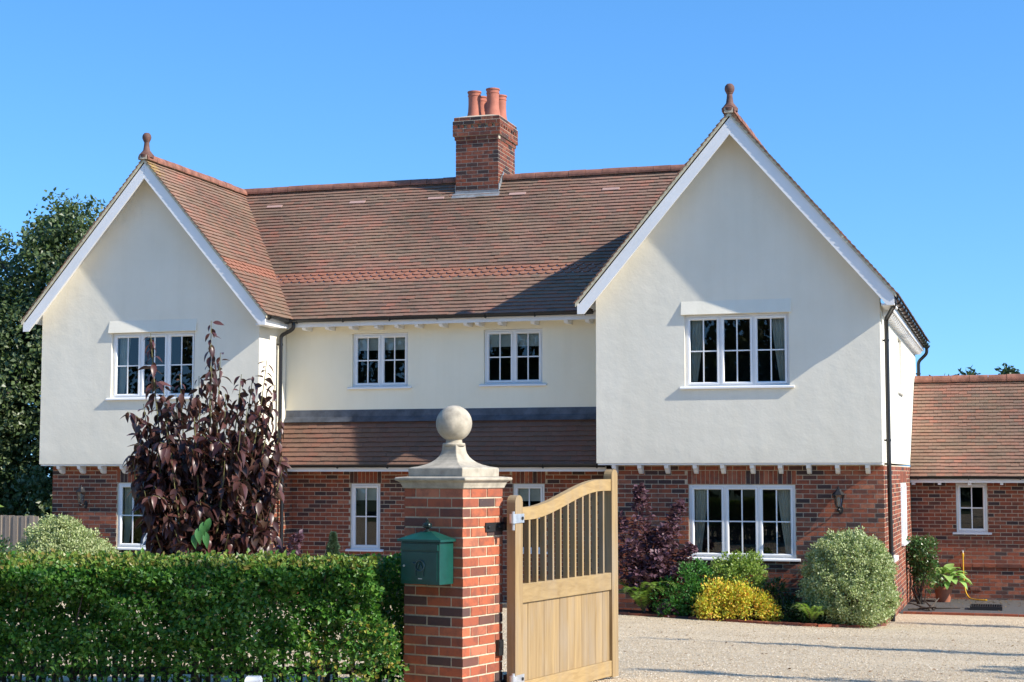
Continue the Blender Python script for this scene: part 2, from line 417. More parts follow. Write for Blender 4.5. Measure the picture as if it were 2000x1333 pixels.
# loose stones on the drive
N = 70000
px = rng.uniform(-8, .8, N); py = 12.8 + 15.5 * rng.random(N) ** 1.35
px[:9000] = rng.uniform(-5, .5, 9000)
ok = ~((py > np.interp(px, [e[0] for e in EDGE], [e[1] for e in EDGE]) - .02) & (px < -1.95)) & ~((py > 29.1))
px = px[ok]; py = py[ok]; N = len(px)
bz = np.interp(py, [0, 11.8, 25.2, 28, 33], [.78, .78, .13, .06, 0]) + .025 * np.clip(-px - 2, 0, 6) * np.clip((py - 18) / 7, 0, 1)
s = rng.uniform(.004, .0105, (N, 1)); O6 = np.array([(1, 0, 0), (0, 1, 0), (-1, 0, 0), (0, -1, 0), (0, 0, .7), (0, 0, -.7)])
rot = rng.uniform(0, 6.28, N); cr, sr = np.cos(rot), np.sin(rot)
V = O6[None] * (1 + rng.uniform(-.35, .35, (N, 6, 3))) * s[:, None]
V = np.stack([V[..., 0] * cr[:, None] - V[..., 1] * sr[:, None], V[..., 0] * sr[:, None] + V[..., 1] * cr[:, None], V[..., 2]], -1)
V += np.stack([px, py, bz + .014], -1)[:, None]
def stone_mat():
    m, n, l, b = mat_new('loose_stone')
    rp = ramp(n, [(0, (.30, .22, .14)), (.25, (.50, .385, .25)), (.5, (.58, .48, .34)), (.7, (.48, .41, .31)), (.88, (.66, .57, .43)), (1, (.74, .67, .54))]); l.new(rnd(n, l), rp.inputs[0])
    l.new(rp.outputs[0], b.inputs['Base Color']); b.inputs['Roughness'].default_value = .8
    return m
o = npobj('gravel', V, 6, stone_mat(), None, [(0, 1, 4), (1, 2, 4), (2, 3, 4), (3, 0, 4), (1, 0, 5), (2, 1, 5), (3, 2, 5), (0, 3, 5)])
tag(o, 'pale tan loose gravel covering the driveway', 'gravel', kind='stuff')

# ------------------------------------------------------------------ bricks
UNIT = bpy.data.meshes.new('brick')
_c = .46
_v = []
for z in (-.5, .5):
    for x, y in ((-.5, -.5), (.5, -.5), (.5, .5), (-.5, .5)): _v.append((x, y, z))
UNIT.from_pydata(_v, [], [(0, 3, 2, 1), (4, 5, 6, 7), (0, 1, 5, 4), (1, 2, 6, 5), (2, 3, 7, 6), (3, 0, 4, 7)]); UNIT.update()
UNIT_P = UNIT.copy(); UNIT.materials.append(M['brick']); UNIT_P.materials.append(M['pbrick'])

M['chbrick'] = brick_mat('dark_chimney_brick', .78, .8)  # darker brick with heavier blotches for the whole chimney stack
def one_brick(F, b, parent, me=UNIT):
    u0, u1, d0, d1, z0, z1 = b
    c = F((u0 + u1) / 2, (d0 + d1) / 2, (z0 + z1) / 2); U, Nn = F.U, F.N
    m = Matrix(((U.x * (u1 - u0), Nn.x * (d1 - d0), 0, c.x), (U.y * (u1 - u0), Nn.y * (d1 - d0), 0, c.y), (U.z, Nn.z, z1 - z0, c.z), (0, 0, 0, 1)))
    o = bpy.data.objects.new('brick', me); COL.objects.link(o)
    o.parent = parent
    pm = Matrix.Translation(parent.location) if parent.type == 'EMPTY' else Matrix.Identity(4)
    o.matrix_parent_inverse = pm.inverted(); o.matrix_basis = m
    return o

def many_bricks(F, bs, parent, mat=None, name='bricks'):
    if not bs: return None
    B = np.array(bs); N = len(B)
    ids = [(0, 2, 4), (1, 2, 4), (1, 3, 4), (0, 3, 4), (0, 2, 5), (1, 2, 5), (1, 3, 5), (0, 3, 5)]
    L = np.stack([B[:, i] for i in ids], 1)          # N,8,3
    O, U, Nn = np.array(F.O), np.array(F.U), np.array(F.N)
    V = O + L[..., :1] * U + L[..., 1:2] * Nn + L[..., 2:] * np.array([0, 0, 1.])
    o = npobj(name, V, 8, mat or M['brick'], parent, [(0, 3, 2, 1), (4, 5, 6, 7), (0, 1, 5, 4), (1, 2, 6, 5), (2, 3, 7, 6), (3, 0, 4, 7)])
    o['kind'] = 'stuff'
    return o

def lay(L, z0, z1, holes=(), quoin0=None, quoin1=None, par=0, depth=.1025, soldiers=()):
    """stretcher bond over [0,L]x[z0,z1]; quoin*: parity at which this wall gives way to its neighbour"""
    out = []; n = int(round((z1 - z0) / .075))
    blocks = [tuple(h) for h in holes] + [tuple(s) for s in soldiers]
    for k in range(n):
        a = z0 + k * .075 + .006; b = a + .063
        if b > z1 + .002: b = z1
        lo, hi = 0., L
        if quoin0 is not None and k % 2 == quoin0: lo = .1125
        if quoin1 is not None and k % 2 == quoin1: hi = L - .1125
        segs = [(lo, hi)]
        for h0, h1, hz0, hz1 in blocks:
            if hz0 < b - .01 and hz1 > a + .01:
                ns = []
                for s0, s1 in segs:
                    if h1 <= s0 or h0 >= s1: ns.append((s0, s1)); continue
                    if h0 > s0: ns.append((s0, h0 - .005))
                    if h1 < s1: ns.append((h1 + .005, s1))
                segs = ns
        off = -(.1125 if (k + par) % 2 else 0)
        for s0, s1 in segs:
            j = math.floor((s0 - off) / .225) - 1
            while off + j * .225 < s1:
                u0 = max(s0, off + j * .225 + .0); u1 = min(s1, off + j * .225 + .213); j += 1
                if u1 - u0 < .035: continue
                q = random.uniform(-.0008, .0008)
                out.append((u0 + random.uniform(-.001, .0015), u1 + random.uniform(-.0015, .001), q, q + depth, a + random.uniform(-.0012, .0012), b + random.uniform(-.0012, .0012)))
    for s0, s1, sz0, sz1 in soldiers:
        m = max(1, int(round((s1 - s0) / .075))); w = (s1 - s0) / m
        for i in range(m):
            q = random.uniform(-.0008, .0008)
            out.append((s0 + i * w + .005, s0 + (i + 1) * w - .005, q, q + depth, sz0 + .005, sz1 - .005))
    return out

# ------------------------------------------------------------------ house
YG, YL, YM = 26.2, 26.45, 27.33
house = thing('house', (-9.5, 27, 0), 'cream rendered and red brick house with two steep gables and tiled roof', 'house')

RGX0, RGX1, LGX0, LGX1 = -6.6, -1.98, -17.17, -12.75
RC, LC = -4.28, -14.91
RH, LH = 2.55, 2.44                      # half width to the eave edge
RZ, LZ, SLOPE = 8.28, 8.13, 1.1735
JET = 2.64
def roof_z_r(x): return RZ - abs(x - RC) * SLOPE
def roof_z_l(x): return LZ - abs(x - LC) * SLOPE

# rendered walls
FR = frame((0, YG, 0), (1, 0, 0), (0, 1, 0))
WR_UP = (-5.11, -3.41, 3.87, 5.05); WL_UP = (-15.71, -14.02, 3.83, 5.02)
wall_r = wall_with_holes('rendered_wall', FR, [(RGX0, JET), (RGX1, JET), (RGX1, roof_z_r(RGX1) - .07), (RC, RZ - .09), (RGX0, roof_z_r(RGX0) - .07)], [WR_UP], 0, .25, M['render'], house)
wall_l = wall_with_holes('rendered_wall', FR, [(LGX0, JET), (LGX1, JET), (LGX1, roof_z_l(LGX1) - .07), (LC, LZ - .09), (LGX0, roof_z_l(LGX0) - .07)], [WL_UP], 0, .25, M['render'], house)
FS = frame((RGX1, 0, 0), (0, 1, 0), (-1, 0, 0))          # right flank, u = y
WS_UP = (30.3, 31.3, 3.95, 4.95)
wall_with_holes('rendered_wall', FS, [(YG + .252, JET), (35.9, JET), (35.9, 5.2), (YG + .252, 5.2)], [WS_UP], .003, .25, M['render'], house)
FLR = frame((LGX1, 0, 0), (0, 1, 0), (-1, 0, 0))
wall_with_holes('rendered_wall', FLR, [(YG + .252, JET), (YM + .3, JET), (YM + .3, 5.2), (YG + .252, 5.2)], [], .003, .25, M['render'], house)
mb = MB(); mb.box(LGX0 + .003, LGX0 + .25, YG + .252, 33, JET, 5.2); mb.build('rendered_wall', M['render'], house)
FM = frame((0, YM, 0), (1, 0, 0), (0, 1, 0))
WM_UP = [(-11.44, -10.36, 4.02, 5.0), (-8.93, -7.85, 4.03, 5.01)]
wall_with_holes('rendered_wall', FM, [(LGX1 + .003, 3.3), (RGX0 - .003, 3.3), (RGX0 - .003, 5.3), (LGX1 + .003, 5.3)], WM_UP, 0, .25, M['cream'], house)
mb = MB(); mb.box(RGX0 + .003, RGX0 + .25, YG + .252, 33, JET, 5.2); mb.build('rendered_wall', M['render'], house)
# back and left walls close the shell
mb = MB(); mb.box(-17.0, -2.25, 33.4, 33.6, 0, 5.3); mb.box(-2.2, -6.6, 35.65, 35.898, JET, 5.2); mb.build('rear_wall', M['render'], house)
mb = MB(); mb.box(-17.02, -16.85, YL + .12, 33.4, 0, JET); mb.build('rear_wall', M['mortar'], house)
# jetty soffits
mb = MB(); mb.box(RGX0 + .02, RGX1 - .006, YG + .02, YL + .2, JET - .03, JET + .003 - .006); mb.build('jetty_soffit', M['board'], house)
mb = MB(); mb.box(LGX0 + .02, LGX1 - .006, YG + .02, YL + .2, JET - .03, JET - .003); mb.build('jetty_soffit', M['board'], house)
# flared render hoods over the upper gable windows
for W in (WR_UP, WL_UP):
    mb = MB(); u0, u1, zb = W[0] - .05, W[1] + .04, W[3] + .005
    mb.add([(u0, YG - .001, zb + .22), (u1, YG - .001, zb + .22), (u0, YG - .05, zb), (u1, YG - .05, zb), (u0, YG + .02, zb), (u1, YG + .02, zb), (u0, YG + .02, zb + .22), (u1, YG + .02, zb + .22)],
           [(0, 1, 3, 2), (2, 3, 5, 4), (0, 2, 4, 6), (1, 7, 5, 3), (0, 6, 7, 1), (4, 5, 7, 6)])
    mb.build('window_hood', M['render'], house)

# brick walls
BR = {}
def brick_wall(F, L, z0, z1, holes, sold, q0, q1, par, mortar_holes, dmort=.0055, thick=.24, pick=None, budget=0, parent=house, m0=.006, m1=.006, name='brick_wall'):
    w = wall_with_holes(name, F, [(m0, z0), (L - m1, z0), (L - m1, z1), (m0, z1)], mortar_holes, dmort, thick, M['mortar'], parent)
    bs = lay(L, z0, z1, holes, q0, q1, par, soldiers=sold)
    if pick and budget:
        sel = sorted([b for b in bs if pick(b)], key=lambda b: -proj_area(F((b[0] + b[1]) / 2, 0, (b[4] + b[5]) / 2), F.U * (b[1] - b[0]), Vector((0, 0, b[5] - b[4]))))[:budget]
        ss = set(sel)
        for b in sel: one_brick(F, b, w)
        bs = [b for b in bs if b not in ss]
    many_bricks(F, bs, w)
    return w
WR_LO = (-5.11, -3.38, 1.10, 2.29); WL_LO = (-15.68, -13.98, 1.12, 2.30)
def rel(W, x0): return (W[0] - x0, W[1] - x0, W[2], W[3])
x0 = -6.4; F = frame((x0, YL, 0), (1, 0, 0), (0, 1, 0)); h = rel(WR_LO, x0); L = RGX1 - x0
brick_wall(F, L, -.03, 2.61, [h], [(h[0] - .02, h[1] + .02, 2.295, 2.52)], None, 1, 0, [h], pick=lambda b: b[4] > .85, budget=245)
F = frame((RGX1, YL, 0), (0, 1, 0), (-1, 0, 0)); WS_LO = (30.35 - YL, 31.95 - YL, 1.2, 2.3)
brick_wall(F, 33.5 - YL, -.03, 2.61, [WS_LO], [(WS_LO[0] - .02, WS_LO[1] + .02, 2.3, 2.52)], 0, None, 0, [WS_LO], pick=lambda b: b[1] < 2.4 and b[4] > 1.2, budget=55, m0=.25)
x0 = -17.04; F = frame((x0, YL, 0), (1, 0, 0), (0, 1, 0)); h = rel(WL_LO, x0)
brick_wall(F, -12.6 - x0, -.03, 2.61, [h], [(h[0] - .02, h[1] + .02, 2.305, 2.53)], None, 1, 1, [h])
F = frame((-12.6, YL, 0), (0, 1, 0), (-1, 0, 0)); brick_wall(F, YM - YL + .05, -.03, 2.61, [], [], 0, None, 0, [], m0=.25)
x0 = -12.6; F = frame((x0, YM, 0), (1, 0, 0), (0, 1, 0))
WM_LO = [(-11.45, -10.88, 1.11, 2.29), (-8.39, -7.82, 1.11, 2.29)]; hs_ = [rel(w, x0) for w in WM_LO]
brick_wall(F, 6.2, -.03, 2.67, hs_, [(a - .02, b + .02, 2.295, 2.52) for a, b, c, d in hs_], None, None, 0, hs_)

# ---------------- windows
def window(F, W, n, parent, setback=.05, curtains=(), blind=False, sill=True, vent=True, out=.0):
    u0, u1, z0, z1 = W; d = setback
    P = lambda u, dd, z: F(u, dd, z)
    mb = MB(); fw = .038; e = .003
    mb.box(u0 + e, u1 - e, d, d + .07, z0 + e, z0 + fw, P); mb.box(u0 + e, u1 - e, d, d + .07, z1 - fw, z1 - e, P)
    mb.box(u0 + e, u0 + fw, d, d + .07, z0 + fw, z1 - fw, P); mb.box(u1 - fw, u1 - e, d, d + .07, z0 + fw, z1 - fw, P)
    cw = (u1 - u0 - 2 * fw) / n
    for i in range(1, n): mb.box(u0 + fw + i * cw - .016, u0 + fw + i * cw + .016, d + .001, d + .07, z0 + fw, z1 - fw, P)
    w = mb.build('window', M['white'], parent)
    for i in range(n):
        a = u0 + fw + i * cw + (.016 if i else .0) + .003; b = u0 + fw + (i + 1) * cw - (.016 if i < n - 1 else 0) - .003
        c, t = z0 + fw + .003, z1 - fw - .003; sw = .042
        mb = MB()
        # sash with a sloped inner bead
        def ring(q0, q1, o0, o1):
            A = [(a + o0, c + o0), (b - o0, c + o0), (b - o0, t - o0), (a + o0, t - o0)]; B = [(a + o1, c + o1), (b - o1, c + o1), (b - o1, t - o1), (a + o1, t - o1)]
            vs = [P(u, q0, z) for u, z in A] + [P(u, q1, z) for u, z in B]
            mb.add(vs, [(k, (k + 1) % 4, 4 + (k + 1) % 4, 4 + k) for k in range(4)])
        ring(d + .05, d - .014, 0, 0); ring(d - .014, d - .014, 0, .028); ring(d - .014, d + .012, .028, sw); ring(d + .012, d + .05, sw, sw)
        mb.build('sash', M['white'], w)
        ga, gb, gc, gt = a + sw, b - sw, c + sw, t - sw; um, zm = (ga + gb) / 2, (gc + gt) / 2; bw = .010
        mb = MB(); mb.box(um - bw, um + bw, d + .008, d + .03, gc, gt, P); mb.box(ga, um - bw, d + .009, d + .03, zm - bw, zm + bw, P); mb.box(um + bw, gb, d + .009, d + .03, zm - bw, zm + bw, P)
        mb.build('glazing_bar', M['white'], w)
        for (p0, p1) in ((ga, um - bw), (um + bw, gb)):
            for (q0, q1) in ((gc, zm - bw), (zm + bw, gt)):
                tl = random.uniform(-.0022, .0022); tv = random.uniform(-.0022, .0022)
                mkobj('pane', [P(p0, d + .018 + tl, q0), P(p1, d + .018 - tl, q0), P(p1, d + .018 - tl + tv, q1), P(p0, d + .018 + tl + tv, q1)], [(0, 1, 2, 3)], M['glass'], w)
    if sill:
        mb = MB(); so = .052
        mb.prism([(0, 0)], P, 0, 0) if False else None
        vs = []
        for u in (u0 - .075, u1 + .075): vs += [P(u, -so, z0 - .03), P(u, -so, z0 - .004), P(u, -.002, z0 + .012), P(u, -.002, z0 - .03)]
        mb.add(vs, [(0, 1, 2, 3), (7, 6, 5, 4), (0, 4, 5, 1), (1, 5, 6, 2), (2, 6, 7, 3), (3, 7, 4, 0)])
        mb.box(u0 + .002, u1 - .002, 0, d + .01, z0 - .02, z0 + .004, P)
        mb.build('sill', M['white'], w)
    if vent:
        um = (u0 + u1) / 2; vw = min(.17, (u1 - u0) * .3)
        mb = MB(); mb.box(um - vw, um + vw, d - .012, d + .002, z1 - .03, z1 - .012, P); mb.build('trickle_vent', M['white'], w)
    # dark room behind
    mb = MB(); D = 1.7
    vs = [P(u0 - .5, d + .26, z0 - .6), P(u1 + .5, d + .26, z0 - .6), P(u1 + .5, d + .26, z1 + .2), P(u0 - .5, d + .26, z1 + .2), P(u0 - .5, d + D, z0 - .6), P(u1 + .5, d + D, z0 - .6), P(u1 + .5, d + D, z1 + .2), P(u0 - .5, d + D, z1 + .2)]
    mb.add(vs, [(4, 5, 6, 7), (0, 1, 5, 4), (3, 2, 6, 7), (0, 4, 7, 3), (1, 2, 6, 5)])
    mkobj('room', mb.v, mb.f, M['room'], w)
    for side in curtains:
        nx, nz = 26, 12; vs = []; fs = []
        for j in range(nz + 1):
            zz = z1 - (z1 - z0 + .05) * j / nz; t = j / nz
            wid = .20 * (1 - .72 * min(1, t * 1.05) ** 1.2) + .05
            for i in range(nx + 1):
                q = i / nx; uu = (u0 + .06 + q * wid) if side < 0 else (u1 - .06 - q * wid)
                vs.append(P(uu, d + .12 + .022 * math.sin(q * 30 + t), zz))
        for j in range(nz):
            for i in range(nx): k = j * (nx + 1) + i; fs.append((k, k + 1, k + nx + 2, k + nx + 1))
        mkobj('curtain', vs, fs, M['curtain'], w, True)
    if blind:
        mb = MB()
        for k in range(3): mb.box(u0 + .06, u1 - .06, d + .10 - .012 * k, d + .11 - .012 * k, z1 - .30 + k * .06, z1 - .1 + k * .02, P)
        mb.build('blind', M['curtain'], w)
    return w
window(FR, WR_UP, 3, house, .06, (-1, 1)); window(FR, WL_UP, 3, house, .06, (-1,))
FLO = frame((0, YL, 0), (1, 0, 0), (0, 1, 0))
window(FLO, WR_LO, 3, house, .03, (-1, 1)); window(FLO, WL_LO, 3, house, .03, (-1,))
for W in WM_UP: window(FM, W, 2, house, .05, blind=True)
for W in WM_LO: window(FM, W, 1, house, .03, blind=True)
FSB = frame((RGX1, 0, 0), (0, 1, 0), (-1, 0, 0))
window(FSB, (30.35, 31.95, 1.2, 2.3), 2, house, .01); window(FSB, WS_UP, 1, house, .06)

# ---------------- roofs
def slope_frame(P0, U, V):
    U = Vector(U).normalized(); V = Vector(V).normalized(); Nn = U.cross(V).normalized()
    if Nn.z < 0: Nn = -Nn
    return Vector(P0), U, V, Nn
TW, TE = .165, .1
def tile_shape(kind):
    """unit tile: u across centred on 0, v from tail, n height"""
    w = TW / 2 - .0015; Ln = .125
    if kind == 'plain':
        t = [(-w, 0), (w, 0)]
    elif kind == 'club':
        t = [(-w, .078), (-w * .94, .05), (-w * .76, .024), (-w * .42, .006), (0, 0), (w * .42, .006), (w * .76, .024), (w * .94, .05), (w, .078)]
    top = [(u, v, .036 - .022 * v / .1) for u, v in t] + [(w, Ln, .010), (-w, Ln, .010)]
    bot = [(u, v, .036 - .022 * v / .1 - .0145) for u, v in t] + [(w, Ln, -.008), (-w, Ln, -.008)]
    n = len(top); vs = top + bot
    fs = [tuple(range(n))] + [(i, n + i, n + i + 1, i + 1) for i in range(len(t) - 1)] + [(len(t) - 1, n + len(t) - 1, n + len(t), len(t)), (0, n - 1, 2 * n - 1, n)]
    return vs, fs
TILE = {}
for kd in ('plain', 'club'):
    me = bpy.data.meshes.new('tile'); v_, f_ = tile_shape(kd); me.from_pydata(v_, [], f_); me.update(); me.materials.append(M['tile' if kd == 'plain' else 'tile_red']); TILE[kd] = me

def tiles(roof, P0, U, V, wid, length, keep=None, club=(), pick=0, pickf=None, mat='tile'):
    P0, U, V, Nn = slope_frame(P0, U, V)
    rows = int(length / TE); items = []
    for r in range(rows + 1):
        v = r * TE
        if v > length - .03: break
        off = TW / 2 * (r % 2); c = 0
        u = -off + TW / 2
        while u < wid + TW * .6:
            p = P0 + U * u + V * (v + .05)
            if -TW * .3 < u < wid + TW * .3 and (keep is None or keep(p)):
                ul, ur = max(u - TW / 2, 0), min(u + TW / 2, wid)
                if ur - ul < .03: u += TW; continue
                items.append(((ul + ur) / 2, (ur - ul) / TW, v + random.uniform(-.0035, .0035) + .004 * math.sin(u * 1.7 + r * .6) + (random.random() < .012) * -.012, random.uniform(0, .005), random.uniform(-.004, .004), 'club' if r in club else 'plain', p))
            u += TW
    sel = set()
    if pick:
        cand = [(proj_area(it[6], U * TW, V * TE), i) for i, it in enumerate(items) if pickf is None or pickf(it[6])]
        cand.sort(reverse=True); sel = {i for _, i in cand[:pick]}
    Rm = Matrix((U, V, Nn)).transposed()
    batch = {'plain': [], 'club': []}
    for i, (u, su, v, nn, rz, kd, p) in enumerate(items):
        m3 = Rm @ Matrix.Rotation(rz if su > .99 else 0, 3, 'Z') @ Matrix.Diagonal((su, 1, 1)); loc = P0 + U * u + V * v + Nn * nn
        if i in sel:
            o = bpy.data.objects.new('tile', TILE[kd]); COL.objects.link(o); o.parent = roof
            o.matrix_parent_inverse = Matrix.Identity(4); o.matrix_basis = Matrix.Translation(loc) @ m3.to_4x4()
        else: batch[kd].append((np.array(m3), np.array(loc)))
    for kd, lst in batch.items():
        if not lst: continue
        tv, tf = tile_shape(kd); tv = np.array(tv); vs = []; fs = []
        for m3, loc in lst:
            k = len(vs); vs.extend((tv @ m3.T + loc).tolist()); fs.extend([tuple(a + k for a in f) for f in tf])
        me = bpy.data.meshes.new('tiles'); me.from_pydata(vs, [], fs); me.update(); me.materials.append(M[mat if kd == 'plain' else 'tile_red'])
        o = bpy.data.objects.new('tiles' if kd == 'plain' else 'ornamental_tiles', me); COL.objects.link(o); o.parent = roof; o['kind'] = 'stuff'

def deck(poly, th=.05, mat=None):
    """roof slab under the tiles, poly counter-clockwise from above"""
    P = [Vector(p) for p in poly]; n = (P[1] - P[0]).cross(P[2] - P[0]).normalized(); n = n if n.z > 0 else -n
    k = len(P); vs = P + [p - n * th for p in P]
    mb = MB(); mb.add(vs, [tuple(range(k)), tuple(range(2 * k - 1, k - 1, -1))] + [(i, k + i, k + (i + 1) % k, (i + 1) % k) for i in range(k)])
    return mb.build('roof_slope', mat or M['board'], house)

YV = 25.82                    # verge line
YE, ZE, YR, MS = 26.95, 5.27, 29.9, .976
ZR = ZE + MS * (YR - YE)
def zmain(y): return ZE + MS * (y - YE)
NB = 260
# main front slope
d = deck([(LC + LH, YE, ZE), (RC - RH, YE, ZE), (RC - .1, YR, ZR), (LC, YR, ZR)])
ang = math.atan(MS)
tiles(d, (LC, YE - .04, ZE - .04 * MS), (1, 0, 0), (0, math.cos(ang), math.sin(ang)), RC - LC, (YR - YE + .04) / math.cos(ang),
      keep=lambda p: p.z > roof_z_l(p.x) - .11 and p.z > roof_z_r(p.x) - .11 and not (-10.2 < p.x < -9.43 and p.y > 29.66), club=(11, 12, 13),
      pick=190, pickf=lambda p: p.z > roof_z_l(p.x) + .15 and p.z > roof_z_r(p.x) + .25 and p.z < 6.3 and -11.6 < p.x)
deck([(RC, YR + .003, ZR), (LC, YR + .003, ZR), (LC, 33.6, zmain(YR) - MS * 3.7), (RC, 33.6, zmain(YR) - MS * 3.7)], mat=M['tile'])
pa = math.atan(SLOPE)
def gable_roof(C, H, Zr, yb_right, yb_left, club, keep_r, keep_l, pick):
    Lg = H / math.cos(pa)
    for sgn, yb, keep in ((1, yb_right, keep_r), (-1, yb_left, keep_l)):
        ze = Zr - H * SLOPE
        if sgn > 0 and C == LC: poly = [(C + H, YV + .03, ze), (C + H, YE, ze), (C, YR, Zr), (C, YV + .03, Zr)]
        else: poly = [(C + sgn * H, YV + .03, ze), (C + sgn * H, yb, ze), (C, yb, Zr), (C, YV + .03, Zr)]
        d = deck(poly)
        tiles(d, (C + sgn * (H + .035), YV, ze - .035 * SLOPE), (0, 1, 0), (-sgn * math.cos(pa), 0, math.sin(pa)), yb - YV, Lg + .02, keep, club, pick if sgn > 0 else 0)
gable_roof(LC, LH, LZ, YR, 33.4, (11, 12, 13), lambda p: p.z > zmain(p.y) - .11, lambda p: True, 110)
gable_roof(RC, RH, RZ, 35.9, 35.9, (11, 12, 13), lambda p: True, lambda p: p.z > zmain(p.y) - .11 or p.y > YR, 0)
# pent roof between the gables
PY0, PZ0, PY1, PZ1 = 26.84, 2.64, YM, 3.43
pt_ = math.atan2(PZ1 - PZ0, PY1 - PY0)
d = deck([(LGX1 + .004, PY0, PZ0), (RGX0 - .004, PY0, PZ0), (RGX0 - .004, PY1, PZ1), (LGX1 + .004, PY1, PZ1)])
tiles(d, (LGX1 + .006, PY0 - .03, PZ0 - .03 * math.tan(pt_)), (1, 0, 0), (0, math.cos(pt_), math.sin(pt_)), RGX0 - LGX1 - .012, (PY1 - PY0 + .03) / math.cos(pt_) - .04, mat='tile_shaded')
# lead apron above it, in lapped sheets
x = LGX1 + .01; k = 0
while x < RGX0 - .05:
    x1 = min(x + 1.5, RGX0 - .01); e = .002 * (k % 2); k += 1
    mb = MB(); vs = []
    for u in (x, x1 + (.03 if x1 < RGX0 - .02 else 0)):
        vs += [(u, YM - .004 - e, 3.62), (u, YM - .012 - e, 3.50), (u, YM - .10 - e, 3.405), (u, YM - .105 - e, 3.40), (u, YM + .01, 3.40), (u, YM + .01, 3.62)]
    mb.add(vs, [(0, 1, 7, 6), (1, 2, 8, 7), (2, 3, 9, 8), (3, 4, 10, 9), (4, 5, 11, 10), (5, 0, 6, 11), (0, 5, 4, 3, 2, 1), (6, 7, 8, 9, 10, 11)])
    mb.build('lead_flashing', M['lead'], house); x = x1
# valley lead strips
for xa, ya, za, xb, yb, zb in ((LC + LH, YE, ZE, LC, YR, ZR),):
    mb = MB(); mb.tube([(xa, ya, za + .012), (xb, yb, zb + .012)], .018, 6); mb.build('valley', M['lead'], house)

# ridge tiles
def ridge_run(A, B, step=.33, r=.105, parent=house):
    A, B = Vector(A), Vector(B); D = (B - A); Ln = D.length; t = D / Ln; n = max(1, round(Ln / step)); st = Ln / n
    side = Vector((0, 0, 1)).cross(t).normalized(); up = Vector((0, 0, 1))
    for i in range(n):
        a = A + t * (i * st + .004); b = A + t * ((i + 1) * st - .004); seg = 10; vs = []; rr = r * random.uniform(.97, 1.03); dz = random.uniform(-.006, .006)
        for p, q in ((a, rr), (b, rr * 1.0)):
            for k in range(seg + 1):
                th = math.pi * (-.08 + 1.16 * k / seg); vs.append(p + side * math.cos(th) * q + up * (math.sin(th) * q - .03 + dz))
            for k in range(seg, -1, -1):
                th = math.pi * (-.08 + 1.16 * k / seg); vs.append(p + side * math.cos(th) * (q - .018) + up * (math.sin(th) * (q - .018) - .03 + dz))
        m = 2 * (seg + 1); fs = [(k, (k + 1) % m, m + (k + 1) % m, m + k) for k in range(m)]
        for s_ in (0, m): fs += [(s_ + k, s_ + k + 1, s_ + m - 2 - k, s_ + m - 1 - k) for k in range(seg)]
        mb = MB(); mb.add(vs, fs); mb.build('ridge_tile', M['ridge'], parent)
    mb = MB(); mb.box(-1, 1, -1, 1, -1, 1)
    mb.v = []; mb.f = []
    w = side * .07
    mb.hexa([a_ + b_ for a_, b_ in ((A, -w - up * .05), (A, w - up * .05), (B, w - up * .05), (B, -w - up * .05), (A, -w + up * .03), (A, w + up * .03), (B, w + up * .03), (B, -w + up * .03))])
    mb.build('ridge_bedding', M['mortar'], parent)
ridge_run((LC, YR, ZR + .05), (-10.27, YR, ZR + .05)); ridge_run((-9.36, YR, ZR + .05), (RC - .12, YR, ZR + .05))
ridge_run((LC, YV - .01, LZ + .05), (LC, YR, LZ + .05)); ridge_run((RC, YV - .01, RZ + .05), (RC, 35.9, RZ + .05), .36)

# barge boards, verges, finials
for C, H, Zr in ((LC, LH, LZ), (RC, RH, RZ)):
    ze = Zr - H * SLOPE; FB = frame((0, 25.85, 0), (1, 0, 0), (0, 1, 0))
    for sgn in (-1, 1):
        xe = C + sgn * H
        poly = [(C, Zr - .015), (xe, ze - .015), (xe, ze - .20), (xe - sgn * .115, ze - .20), (C, Zr - .34)]
        mb = MB(); mb.prism(poly, FB, .0 + (.002 if sgn > 0 else 0), .035); mb.build('barge_board', M['board'], house)
        mb = MB(); mb.prism([(C, Zr + .02), (xe + sgn * .03, ze + .02 - .03 * SLOPE), (xe + sgn * .03, ze - .045 - .03 * SLOPE), (C, Zr - .045)], FB, -.018, .02); mb.build('verge_bedding', M['bedding'], house)
        # boxed eave end below the board
        if sgn > 0: mb = MB(); mb.box(min(xe, xe - sgn * .2), max(xe, xe - sgn * .2) , 25.888, 26.6, ze - .20, ze - .17); mb.build('eave_soffit', M['board'], house)
    zt = Zr + .06
    mb = MB(); mb.lathe([(.13, -.02), (.135, .03), (.10, .07), (.062, .12), (.05, .2), (.045, .27), (.055, .275), (.055, .29), (.06, .292), (.078, .33), (.082, .36), (.074, .40), (.045, .435), (.0, .447)], (C, 25.93, zt), 20)
    mb.build('finial', simple('finial_clay', (.13, .062, .045), .75, 8, .4, .3), house, True)

